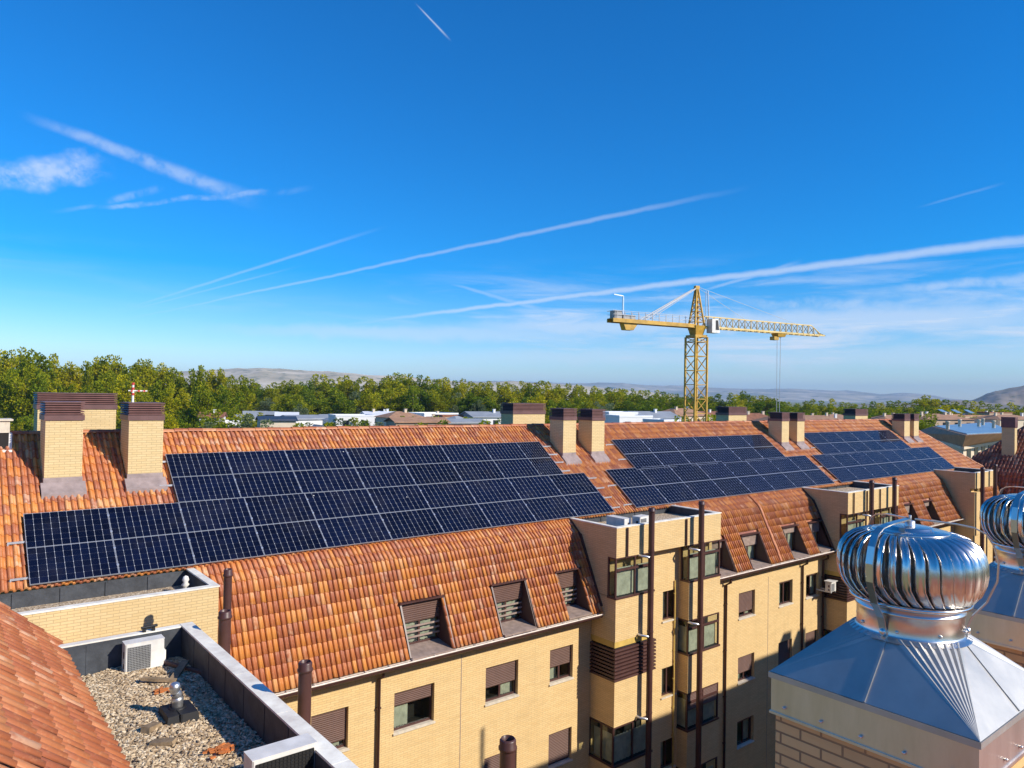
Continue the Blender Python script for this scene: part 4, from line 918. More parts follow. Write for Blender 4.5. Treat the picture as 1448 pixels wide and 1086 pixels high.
        m.rings(rr, True, sm=False); m.lathe((cx + .234 * ca, cy + .234 * sa, z0 - 1.04), [(.001, .018), (.014, .014), (.016, 0), (.014, -.014), (.001, -.018)], 10)
        put(m, 'bracket_arm', NECK, v)
vent_stack(3.645, 1.50, -1.30, 'brick vent stack with a shiny pyramid hood in the near right corner', 'silver turbine ventilator on the nearest metal hood, shown whole')
vent_stack(5.68, 1.55, -1.30, 'second brick vent stack, cut off by the right edge of the photo', 'silver turbine ventilator cut off by the right edge of the photo')

# ------------------------------------------------------------------ things on the flat roofs and walls
def ac_unit(label, w=.70, h=.56, d=.27, back=False, mat=WHITE):
    t = thing('air_conditioner', label, 'air conditioner', (0, 0, 0), 'outdoor air conditioning units')
    m = MB(); e = .02
    m.hexa([(e, 0, .03), (w - e, 0, .03), (w, e, .03), (w, d, .03), (0, d, .03), (0, e, .03)], [(e, 0, h), (w - e, 0, h), (w, e, h), (w, d, h), (0, d, h), (0, e, h)])
    m.box(-.004, w + .004, -.004, d + .004, h, h + .012); m.box(w, w + .05, .08, .2, .06, .3)
    put(m, 'casing', mat, t)
    f = MB()
    for x in (.08, w - .14): f.box(x, x + .06, -.02, d + .02, 0, .03)
    put(f, 'foot', BLACK, t)
    g = MB(); x0, x1, z0, z1 = (.05, w * .64, .06, h - .06) if not back else (.045, w - .05, .06, h - .05)
    g.box(x0, x1, -.006, -.002, z0, z1, m=1)
    n = 15
    for k in range(n + 1):
        g.box(x0 + (x1 - x0) * k / n - .005, x0 + (x1 - x0) * k / n + .005, -.014, -.008, z0, z1)
    for k in range(14): g.box(x0, x1, -.019, -.0145, z0 + (z1 - z0) * k / 13 - .005, z0 + (z1 - z0) * k / 13 + .005)
    put(g, 'fan_grille', [GRILL if not back else BLACK, DARKIN if back else BLACK], t)
    hd = MB(); hd.box(-.006, -.001, d * .25, d * .5, h * .5, h * .72); hd.box(-.006, -.001, d * .25, d * .5, h * .15, h * .3); put(hd, 'side_slot', BROWN, t)
    return t
def place(o, loc, rz=0): o.location = loc; o.rotation_euler[2] = rz; return o
place(ac_unit('white air conditioner against the dark parapet of the left gravel roof'), (3.14, 15.55, ZG + .02))
place(ac_unit('white framed air conditioner with black coil at the bottom edge of photo', .88, .70, .32, True), (3.42, 9.42, ZG + .02))
place(ac_unit('white air conditioner with dark side on the nearest bay tower roof, left of two', .9, .5, .35), (20.3, 18.05, -4.92), R_(90))
place(ac_unit('white air conditioner on the nearest bay tower roof, right of two', .62, .5, .35), (20.75, 18.0, -4.92), R_(8))
w_ac = place(ac_unit('cream air conditioner hung on the facade beside a window near the second tower', .5, .48, .30, False), (35.12, 18.12, -9.45))
br = MB(); br.box(.02, .06, 0, .77, -.03, .03); br.box(.42, .46, 0, .77, -.03, .03); br.box(-.03, .55, -.06, .36, .50, .53); ORG[w_ac.name] = (0, 0, 0); put(br, 'bracket', WHITE, w_ac)
vp = thing('roof_vent', 'silver foil vent pipe on a black base in the gravel', 'roof vent', (3.45, 13.06, ZG))
b = MB(); b.hexa([(3.20, 12.70, ZG), (3.72, 12.70, ZG), (3.72, 13.32, ZG), (3.20, 13.32, ZG)], [(3.23, 12.73, ZG + .17), (3.69, 12.73, ZG + .17), (3.69, 13.29, ZG + .17), (3.23, 13.29, ZG + .17)])
b.box(3.41, 3.44, 12.69, 13.30, ZG + .02, ZG + .185); b.lathe((3.45, 13.06, ZG + .17), [(.14, 0), (.13, .02), (.11, .03)], 20); put(b, 'base_pad', BLACK, vp)
p = MB(); p.lathe((3.45, 13.06, ZG + .17), [(.090, 0), (.090, .10), (.096, .11), (.096, .16), (.088, .17), (.085, .20)], 22)
p.tube([(3.45, 13.06, ZG + .36), (3.43, 13.05, ZG + .40), (3.40, 13.04, ZG + .44)], [.083, .088, .076], 18)
p.lathe((3.40, 13.04, ZG + .44), [(.072, -.01), (.075, .03), (.085, .05), (.088, .10), (.074, .145), (.035, .168), (.001, .172)], 22); put(p, 'pipe', DUCT, vp)
def slab(name, label, cat, loc, size, rz, ry, mat, group=None):
    m = MB(); l, w, h = size; j = lambda: random.uniform(-.008, .008)
    m.hexa([(-l / 2 + j(), -w / 2 + j(), 0), (l / 2 + j(), -w / 2, 0), (l / 2, w / 2 + j(), 0), (-l / 2, w / 2, 0)], [(-l / 2, -w / 2 + j(), h), (l / 2 + j(), -w / 2 + j(), h), (l / 2 + j(), w / 2, h), (-l / 2 + j(), w / 2 + j(), h)])
    o = put(m, name, mat); o.location = loc; o.rotation_euler = (0, ry, rz); return tag(o, label, cat, group)
slab('wooden_plank', 'dark short plank lying behind the foil vent pipe', 'plank', (3.55, 14.72, ZG + .07), (.62, .10, .05), R_(-35), R_(4), WOOD)
slab('wooden_plank', 'tilted pale plank leaning up beside the dark short plank', 'plank', (3.98, 14.95, ZG + .10), (.55, .13, .04), R_(52), R_(-16), WOOD)
slab('brown_bar', 'long brown bar in the shadow along the right parapet', 'bar', (4.12, 15.05, ZG + .06), (1.25, .07, .05), R_(-66), 0, BROWN2)
slab('stone_chunk', 'mossy stone chunk in front of the foil vent pipe', 'stone', (2.98, 12.75, ZG + .03), (.30, .16, .09), R_(40), R_(8), WOOD)
slab('stone_chunk', 'flat weathered stone in the gravel nearest the bottom', 'stone', (3.02, 12.15, ZG + .03), (.36, .15, .06), R_(-40), R_(-6), WOOD)
for i, (x, y, n, lb) in enumerate(((3.50, 14.25, 5, 'orange broken tile pieces beside the dark plank'), (3.62, 11.35, 16, 'orange heap of broken tile near the lower air conditioner'))):
    m = MB()
    for k in range(n * 2):
        a = random.uniform(0, 6.3); c, s_ = math.cos(a), math.sin(a); l, w = random.uniform(.03, .07), random.uniform(.015, .03); ox, oy = random.gauss(0, .085), random.gauss(0, .06); z = ZG + .05 + random.uniform(0, .03)
        Q = [(x + ox + c * u * l - s_ * v_ * w, y + oy + s_ * u * l + c * v_ * w, z + random.uniform(-.006, .006)) for u, v_ in ((-1, -1), (1, -1), (1, 1), (-1, 1))]
        m.hexa(Q, [(q_[0], q_[1], q_[2] + .018) for q_ in Q])
    tag(put(m, 'broken_tile', ORANGE, origin=(x, y, ZG)), lb, 'tile debris')
m = MB(); m.box(3.55, 3.60, 16.0, 16.1, ZC + .03, ZC + .10); m.box(3.72, 3.77, 16.0, 16.1, ZC + .03, ZC + .10); m.tube([(3.52, 16.05, ZC + .11), (3.82, 16.05, ZC + .12)], .03, 8)
tag(put(m, 'pipe_clamp', BLACK, origin=(3.6, 16.05, ZC)), 'small black clamp on the coping behind the air conditioner', 'clamp')
flue(5.16, 15.92, -3.80, .085, GZ, 'thin brown flue pipe rising behind another beside the left flat roof', (), 'brown flue pipes by the left gravel roof')
flue(4.86, 15.12, -4.44, .12, GZ, 'thick brown flue pipe with bracket in front of a thinner one', (), 'brown flue pipes by the left gravel roof')
flue(4.86, 11.15, -4.30, .105, GZ, 'brown flue pipe standing beside the gutter at the lower parapet end', (), 'brown flue pipes by the left gravel roof')
flue(6.5, 8.0, -4.80, .112, GZ, 'lone brown flue pipe poking up at the bottom edge of photo', (), 'brown flue pipes by the left gravel roof')
an = thing('aerial', 'red and white striped aerial mast on the second chimney', 'aerial', (4.74, 23.35, -.38))
m = MB(); m.tube([(4.74, 23.35, -.38), (4.74, 23.35, .18)], .035, 8); put(m, 'mast', WHITE, an)
m = MB()
for z in (-.18, -.02, .12): m.tube([(4.74, 23.35, z), (4.74, 23.35, z + .07)], .042, 8)
for x in (-.06, .12, .26): m.box(4.74 + x, 4.80 + x, 23.32, 23.38, -.075, -.025)
put(m, 'red_band', REDP, an)
m = MB(); m.tube([(4.62, 23.35, -.05), (5.12, 23.35, -.05)], .02, 8)
for x in (4.66, 4.84, 5.0): m.tube([(x, 23.25, -.05), (x, 23.45, -.05)], .010, 6)
put(m, 'boom', WHITE, an)
sk = thing('skylight_box', 'pale metal roof hatch with dark opening at the far left ridge', 'roof hatch', (1.2, 23.2, -2.2))
m = MB(); m.box(.2, 1.86, 23.9, 24.6, -1.24, -.92); m.box(.2, 1.93, 23.85, 24.65, -.92, -.87); put(m, 'lid', STONE, sk)
m = MB(); m.box(.2, 1.84, 23.94, 24.58, -1.9, -1.242); put(m, 'opening', DARKIN, sk)
m = MB(); m.box(.2, 1.92, 23.84, 23.93, -1.76, -1.70); m.box(1.845, 1.92, 23.93, 24.5, -1.9, -1.25); put(m, 'frame', WHITE, sk)

# ------------------------------------------------------------------ the dark red wing at the far right
rw = thing('far_right_building', 'dark red tiled building at the right edge beyond the long roof', 'building', (64, 14, GZ))
V3 = np.array([math.cos(R_(38)), 0, math.sin(R_(38))]); O3 = np.array([62.0, 9.0, -5.03])
pl = plane_surf(O3, (0, 1, 0), V3, .24, .42)
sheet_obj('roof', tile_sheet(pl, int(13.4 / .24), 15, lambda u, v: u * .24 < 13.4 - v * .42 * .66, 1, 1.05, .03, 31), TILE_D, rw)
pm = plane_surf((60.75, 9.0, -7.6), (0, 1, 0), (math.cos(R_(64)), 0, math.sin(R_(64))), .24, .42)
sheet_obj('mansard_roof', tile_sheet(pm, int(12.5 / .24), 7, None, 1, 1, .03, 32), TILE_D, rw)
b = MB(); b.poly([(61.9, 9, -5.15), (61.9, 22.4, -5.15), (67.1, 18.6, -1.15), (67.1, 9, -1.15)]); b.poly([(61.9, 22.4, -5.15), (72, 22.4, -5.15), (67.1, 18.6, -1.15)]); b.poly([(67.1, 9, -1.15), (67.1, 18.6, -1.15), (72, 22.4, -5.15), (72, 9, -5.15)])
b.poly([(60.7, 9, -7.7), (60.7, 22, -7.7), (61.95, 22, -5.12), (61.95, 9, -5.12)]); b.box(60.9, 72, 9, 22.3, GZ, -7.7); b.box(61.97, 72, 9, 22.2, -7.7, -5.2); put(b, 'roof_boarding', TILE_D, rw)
cx, cy, cz = 63.5, 18.76, -3.4
b = MB(); b.box(cx, cx + .5, cy, cy + .85, cz - .8, -1.74); c = put(b, 'chimney', BRICK_P, rw); b = MB(); b.box(cx - .04, cx + .54, cy - .04, cy + .89, -1.738, -.95); put(b, 'chimney_cap', CAPM, c)

# ------------------------------------------------------------------ ground and hills
G2 = -14.0
def hy(px): return 545.1 + (px + 0) * 0.01754 + 1.8
def build_ground():
    rs = np.concatenate([[0, 20, 45, 60, 75, 90, 105, 120, 140, 170], np.geomspace(200, 18500, 22)]); na = 96
    m = MB(); rings = []
    for r in rs:
        k = min(1, max(0, (r - 62) / 60)); z = GZ + (G2 - GZ) * k * k * (3 - 2 * k)
        rings.append([(r * math.cos(2 * math.pi * a / na), r * math.sin(2 * math.pi * a / na), z) for a in range(na)])
    m.rings(rings[::-1], True); o = put(m, 'ground', GROUND); o['kind'] = 'structure'
build_ground()
def hill(name, prof, d, depth, mat, nz, seed, rough=1.0):
    """hill range: prof is its skyline as (pixel x, pixel y) at d metres; rises over depth metres and falls behind"""
    from mathutils import noise as mn
    px = np.arange(prof[0][0], prof[-1][0] + 1, max(4, (prof[-1][0] - prof[0][0]) / 150)); py = np.interp(px, [p[0] for p in prof], [p[1] for p in prof])
    rings = []
    ks = np.linspace(0, 1.5, 30)
    for k in ks:
        row = []
        for x, y in zip(px, py):
            top = at(x, y, d); H = top[2] - G2; dirn = np.array([top[0], top[1]]) / d
            dist = d - depth + depth * k; s = math.sin(min(1, k) * math.pi / 2) ** 1.4 if k <= 1 else math.cos((k - 1) * math.pi) * .5 + .5
            n = mn.fractal((x * .02 + seed, k * 3.0 + seed, seed), 0.8, 2.1, 5) * nz * H * (1 - abs(1 - min(k, 1.0)) * .0) * (0.35 if abs(k - 1) < .12 else 1) * min(1, k * 3)
            row.append((dirn[0] * dist, dirn[1] * dist, G2 - 3 + (H + 3) * s + n * rough))
        rings.append(row)
    m = MB(); m.rings(rings, closed=False); o = put(m, name, mat); o['kind'] = 'structure'; return o
HM1 = hill_mat('pale_dry_hills', (0.26, 0.22, 0.12), (0.54, 0.44, 0.28), (0.76, 0.64, 0.46), (0.10, 0.13, 0.05), .0035, .018)
HM2 = hill_mat('far_blue_hills', (0.12, 0.14, 0.08), (0.34, 0.30, 0.20), (0.66, 0.55, 0.40), (0.06, 0.09, 0.04), .0012, .004)
HM3 = hill_mat('bare_grey_hill', (0.13, 0.12, 0.075), (0.22, 0.18, 0.13), (0.32, 0.25, 0.19), (0.05, 0.07, 0.03), .004, .03)
hill('hills', [(-500, 528), (-100, 530), (120, 529), (250, 526), (300, 523.5), (340, 521), (390, 523), (450, 525), (505, 529), (560, 533), (620, 538), (660, 541), (720, 540.5), (790, 543), (830, 547), (900, 553), (960, 559)], 4200, 1500, HM1, .10, 3.0)
hill('hills', [(200, 549), (420, 543), (560, 541), (660, 540), (720, 539), (790, 541.5), (860, 542), (930, 545), (1000, 548), (1060, 550), (1120, 551), (1160, 551.5), (1205, 553.5), (1245, 557.5), (1280, 555.5), (1310, 558), (1345, 564), (1400, 568), (1500, 569), (1900, 575)], 12500, 5200, HM2, .12, 9.0)
hill('hills', [(1290, 575), (1330, 572), (1356, 567), (1375, 566), (1392, 559), (1408, 553), (1425, 549), (1440, 547), (1470, 541), (1520, 538), (1600, 546), (1750, 562), (1900, 574)], 3000, 900, HM3, .16, 15.0)
hill('hills', [(1130, 573), (1250, 571), (1320, 568), (1352, 565.5), (1372, 567), (1400, 570), (1460, 572), (1600, 577)], 2400, 500, HM3, .10, 21.0)

# ------------------------------------------------------------------ tower crane
def crane():
    D = 90.0; Pm = at(985, 461, D); Lp = at(868, 453.5, D * .93); Rp = at(1168, 474.5, D * 1.10)
    zj = (Pm[2] + Lp[2] + Rp[2]) / 3; c = Vector((Pm[0], Pm[1], 0)); jd = Vector((Rp[0] - Lp[0], Rp[1] - Lp[1], 0)).normalized(); sd = Vector((-jd.y, jd.x, 0))
    LJ = (Vector((Rp[0], Rp[1], 0)) - c).length; LC = (Vector((Lp[0], Lp[1], 0)) - c).length
    t = thing('tower_crane', 'yellow tower crane with lattice jib rising behind the roofs', 'crane', (c.x, c.y, G2))
    W = lambda a, s, z: c + jd * a + sd * s + Vector((0, 0, z))
    hw = .92; m = MB(); zt = zj - 1.3
    for a in (-hw, hw):
        for s in (-hw, hw): m.bar(W(a, s, G2), W(a, s, zt), .20)
    z = G2; k = 0; st = 1.75
    while z < zt - .5:
        z2 = min(z + st, zt)
        for (p, q) in (((-hw, -hw), (hw, -hw)), ((hw, -hw), (hw, hw)), ((hw, hw), (-hw, hw)), ((-hw, hw), (-hw, -hw))):
            m.bar(W(*p, z2), W(*q, z2), .09)
            m.bar(W(*p, z), W(*q, z2), .085) if k % 2 else m.bar(W(*q, z), W(*p, z2), .085)
        z = z2; k += 1
    put(m, 'mast', CRANE, t)
    m = MB(); m.hexa([W(a, s, zt) for a, s in ((-hw, -hw), (hw, -hw), (hw, hw), (-hw, hw))], [W(a, s, zt + .25) for a, s in ((-hw, -hw), (hw, -hw), (hw, hw), (-hw, hw))])
    m.hexa([W(a * .6, s * .6, zt + .25) for a, s in ((-hw, -hw), (hw, -hw), (hw, hw), (-hw, hw))], [W(a * .9, s * .9, zj + .1) for a, s in ((-hw, -hw), (hw, -hw), (hw, hw), (-hw, hw))]); put(m, 'slewing_ring', CRANE, t)
    m = MB(); zp = zj + 4.75
    for a, s in ((-.75, -.6), (.75, -.6), (.75, .6), (-.75, .6)): m.bar(W(a, s, zj), W(a * .15 - .05, s * .15, zp), .17)
    for f in np.arange(.12, .95, .14):
        A = [W(a * (1 - f * .85), s * (1 - f * .85), zj + (zp - zj) * f) for a, s in ((-.75, -.6), (.75, -.6), (.75, .6), (-.75, .6))]
        B = [W(a * (1 - (f + .14) * .85), s * (1 - (f + .14) * .85), zj + (zp - zj) * (f + .14)) for a, s in ((-.75, -.6), (.75, -.6), (.75, .6), (-.75, .6))]
        for i in range(4): m.bar(A[i], A[(i + 1) % 4], .07); m.bar(A[i], B[(i + 1) % 4], .06)
    m.hexa([W(a, s, zp - .15) for a, s in ((-.35, -.2), (.25, -.2), (.25, .2), (-.35, .2))], [W(a, s, zp + .3) for a, s in ((-.35, -.2), (.25, -.2), (.25, .2), (-.35, .2))]); put(m, 'tower_peak', CRANE, t)
    m = MB(); hb = .62
    def jz(a): return zj + .1
    n = int(LJ / 1.05)
    for s in (-hb, hb): m.bar(W(.8, s, zj), W(LJ, s * .8, zj), .20)
    ht = lambda a: 1.35 if a < LJ - 2.0 else 1.35 * max(.06, (LJ - a) / 2.0)
    m.bar(W(1.2, 0, zj + 1.35), W(LJ - 2.0, 0, zj + 1.30), .13); m.bar(W(LJ - 2.0, 0, zj + 1.30), W(LJ, 0, zj + .1), .10)
    for i in range(n):
        a0 = 1.2 + (LJ - 1.2) * i / n; a1 = 1.2 + (LJ - 1.2) * (i + 1) / n; am = (a0 + a1) / 2
        for s in (-hb, hb): m.bar(W(a0, s, zj), W(am, 0, zj + ht(am)), .075); m.bar(W(am, 0, zj + ht(am)), W(a1, s, zj), .075)
        m.bar(W(a0, -hb, zj), W(a0, hb, zj), .07); m.bar(W(a0, -hb, zj), W(a1, hb, zj), .06)
    put(m, 'jib', CRANE_P, t)
    m = MB()
    for s in (-.6, .6): m.bar(W(-.6, s, zj), W(-LC, s, zj), .16, .40)
    m.hexa([W(-.6, -.6, zj + .2), W(-LC, -.6, zj + .2), W(-LC, .6, zj + .2), W(-.6, .6, zj + .2)], [W(-.6, -.6, zj + .26), W(-LC, -.6, zj + .26), W(-LC, .6, zj + .26), W(-.6, .6, zj + .26)]); cj = put(m, 'counter_jib', CRANE, t)
    m = MB()
    for s in (-.62, .62):
        for a in np.arange(1.2, LC, 1.0): m.bar(W(-a, s, zj + .26), W(-a, s, zj + 1.15), .05)
        for z in (.7, 1.15): m.bar(W(-1.0, s, zj + z), W(-LC, s, zj + z), .04)
    m.bar(W(-LC, -.6, zj + 1.1), W(-LC, .6, zj + 1.1), .05); put(m, 'railing', CABLE, cj)
    m = MB(); m.bar(W(-LC + 1.9, .2, zj + .3), W(-LC + 1.9, .2, zj + 3.0), .16); m.bar(W(-LC + 1.9, .2, zj + 3.0), W(-LC + .6, .2, zj + 3.1), .12); put(m, 'floodlight_post', ALU, cj)
    m = MB(); m.hexa([W(-LC + a, s, zj + .27) for a, s in ((.3, -.5), (1.3, -.5), (1.3, .5), (.3, .5))], [W(-LC + a, s, zj + 1.15) for a, s in ((.3, -.5), (1.3, -.5), (1.3, .5), (.3, .5))])
    m.hexa([W(-LC + a, s, zj + .27) for a, s in ((1.5, -.5), (3.2, -.5), (3.2, .5), (1.5, .5))], [W(-LC + a, s, zj + .75) for a, s in ((1.5, -.5), (3.2, -.5), (3.2, .5), (1.5, .5))]); put(m, 'winch', CONC, cj)
    m = MB(); m.hexa([W(-LC + a, s, zj - 1.0) for a, s in ((1.9, -.45), (3.0, -.45), (3.0, .45), (1.9, .45))], [W(-LC + a, s, zj - .22) for a, s in ((1.6, -.45), (3.6, -.45), (3.6, .45), (1.6, .45))]); put(m, 'counterweight', CRANE, t)
    m = MB(); m.hexa([W(a, s, zj - .75) for a, s in ((1.2, -1.45), (2.45, -1.45), (2.3, -.45), (1.2, -.45))], [W(a, s, zj + .95) for a, s in ((1.2, -1.45), (2.2, -1.45), (2.1, -.45), (1.2, -.45))]); cb = put(m, 'cab', WHITE, t)
    m = MB(); m.poly([W(1.75, -1.46, zj - .4), W(2.3, -1.46, zj - .4), W(2.15, -1.46, zj + .8), W(1.75, -1.46, zj + .8)]); put(m, 'cab_window', BLACK, cb)
    m = MB(); m.bar(W(2.0, 0, zj + .2), W(1.75, 0, zp - .2), .12); m.bar(W(1.55, .1, zj + .2), W(1.5, .1, zp - .2), .08); put(m, 'hoist_ladder', ALU, t)
    m = MB()
    for s in (-.45, .45): m.bar(W(-.1, s * .3, zp + .1), W(-LC * .66, s, zj + .3), .10); m.bar(W(-.1, s * .3, zp), W(-LC * .60, s, zj + .3), .06)
    m.bar(W(.1, 0, zp + .1), W(LJ * .36, 0, zj + 1.4), .035); m.bar(W(.1, 0, zp + .2), W(LJ * .78, 0, zj + 1.35), .035); put(m, 'tie_bar', CABLE, t)
    at_ = LJ * .635; m = MB(); m.hexa([W(at_ + a, s, zj - .55) for a, s in ((-.6, -.5), (.6, -.5), (.6, .5), (-.6, .5))], [W(at_ + a, s, zj - .10) for a, s in ((-.8, -.6), (.8, -.6), (.8, .6), (-.8, .6))]); m.hexa([W(at_ + a, s, zj - 1.0) for a, s in ((-1.2, -.4), (-.4, -.4), (-.4, .4), (-1.2, .4))], [W(at_ + a, s, zj - .55) for a, s in ((-1.2, -.4), (-.4, -.4), (-.4, .4), (-1.2, .4))]); put(m, 'trolley', CRANE, t)
    m = MB()
    for a in (-.3, .3): m.bar(W(at_ + a, 0, zj - .5), W(at_ + a * .8, 0, zj - 13.5), .045)
    m.hexa([W(at_ + a, s, zj - 14.2) for a, s in ((-.3, -.1), (.3, -.1), (.3, .1), (-.3, .1))], [W(at_ + a, s, zj - 13.4) for a, s in ((-.4, -.15), (.4, -.15), (.4, .15), (-.4, .15))]); put(m, 'hook_cable', CABLE, t)
crane()

# ------------------------------------------------------------------ houses of the village
HW = [plain('render_white', (0.74, 0.73, 0.70), .8, 0, .12, .4), plain('render_cream', (0.66, 0.55, 0.40), .8, 0, .15, .4), plain('render_tan', (0.50, 0.36, 0.24), .8, 0, .2, .4)]
HR = {'tile': plain('village_tile', (0.30, 0.125, 0.065), .85, 0, .35, 1.2), 'brown': plain('village_brown_roof', (0.40, 0.22, 0.125), .85, 0, .3, .8), 'grey': plain('village_grey_roof', (0.30, 0.32, 0.34), .6, 0, .2, .5), 'white': plain('village_white_roof', (0.72, 0.73, 0.74), .6, 0, .1, .5), 'blue': plain('blue_roof_sheet', (0.22, 0.36, 0.48), .35, 0.2, .25, .6), 'dark': plain('dark_blue_roof', (0.035, 0.05, 0.075), .45, 0, .2, .6)}
WIND = plain('village_window', (0.03, 0.035, 0.04), .2, 0, .2, 1)
def house(px, py, d, w, dep, label, wall=0, roof='flat', rc='white', rise=1.2, yaw=None, chim=0, wins=True, cat='house', par=.35, tank=0):
    """house under pixel (px, py), the wall top seen there; w along the street, dep deep"""
    P = at(px, py - (1.5 if wall == 0 and roof == 'flat' else 3) if px < 1000 else py + 2, d); top = P[2]; H = top - G2
    t = thing('house', label, cat, (P[0], P[1], G2), 'houses of the village beyond the roof', yaw if yaw is not None else R_(-4))
    ORG[t.name] = (0, 0, 0)
    b = MB(); b.box(-w / 2, w / 2, -dep / 2, dep / 2, 0, H, skip='td' if roof != 'flat' else 'd'); put(b, 'wall', HW[wall], t)
    r = MB(); e = .35
    if roof == 'flat':
        r.box(-w / 2 - .06, w / 2 + .06, -dep / 2 - .06, -dep / 2 + .2, H, H + par); r.box(-w / 2 - .06, w / 2 + .06, dep / 2 - .2, dep / 2 + .06, H, H + par)
        r.box(-w / 2 - .06, -w / 2 + .2, -dep / 2 + .2, dep / 2 - .2, H, H + par); r.box(w / 2 - .2, w / 2 + .06, -dep / 2 + .2, dep / 2 - .2, H, H + par)
        r.box(-w / 2 + .3, w / 2 - .3, -dep / 2 + .3, dep / 2 - .3, H, H + .06)
    elif roof == 'gable':
        A = [(-w / 2 - e, -dep / 2 - e, H - .1), (w / 2 + e, -dep / 2 - e, H - .1), (w / 2 + e, 0, H + rise), (-w / 2 - e, 0, H + rise)]
        B = [(-w / 2 - e, 0, H + rise), (w / 2 + e, 0, H + rise), (w / 2 + e, dep / 2 + e, H - .1), (-w / 2 - e, dep / 2 + e, H - .1)]
        for Q in (A, B): r.hexa([(x, y, z - .14) for x, y, z in Q], Q)
        for x in (-w / 2, w / 2): r.poly([(x, -dep / 2, H - .15), (x, dep / 2, H - .15), (x, 0, H + rise - .1)])
    else:
        k = min(w, dep) / 2 * .95
        base = [(-w / 2 - e, -dep / 2 - e, H - .1), (w / 2 + e, -dep / 2 - e, H - .1), (w / 2 + e, dep / 2 + e, H - .1), (-w / 2 - e, dep / 2 + e, H - .1)]
        tp = [(-w / 2 + k, -dep / 2 + k, H + rise), (w / 2 - k, -dep / 2 + k, H + rise), (w / 2 - k, dep / 2 - k, H + rise), (-w / 2 + k, dep / 2 - k, H + rise)]
        r.hexa(base, tp)
    rf = put(r, 'roof', HR[rc], t)
    for i in range(chim):
        c = MB(); x = -w / 2 + w * (i + .6) / chim; y = dep * (.12 if i % 2 else -.1); zb = H + (rise * .3 if roof != 'flat' else 0); c.box(x - .24, x + .24, y - .24, y + .24, zb, zb + rise * .5 + .6); c.box(x - .3, x + .3, y - .3, y + .3, zb + rise * .5 + .6, zb + rise * .5 + .7); put(c, 'chimney', HW[1 if (i + int(px)) % 3 else 0], rf)
    for i in range(tank):
        c = MB(); x = -w / 2 + w * (i + .5) / tank; c.hexa([(x - 1, -1, H + .8), (x + 1, -1, H + .8), (x + 1, 1, H + 1.7), (x - 1, 1, H + 1.7)], [(x - 1, -1.05, H + .9), (x + 1, -1.05, H + .9), (x + 1, .95, H + 1.8), (x - 1, .95, H + 1.8)]); put(c, 'solar_collector', HR['blue'], rf)
    if wins:
        n = max(1, int(w / 3.2))
        for i in range(n):
            for z in ([H - 1.9] if H < 5 else [H - 1.9, H - 4.6]):
                x = -w / 2 + w * (i + .5) / n; m = MB(); m.box(x - .6, x + .6, -dep / 2 - .05, -dep / 2 - .004, z, z + 1.15); put(m, 'window', WIND, t)
    return t
Y0 = R_(-2)
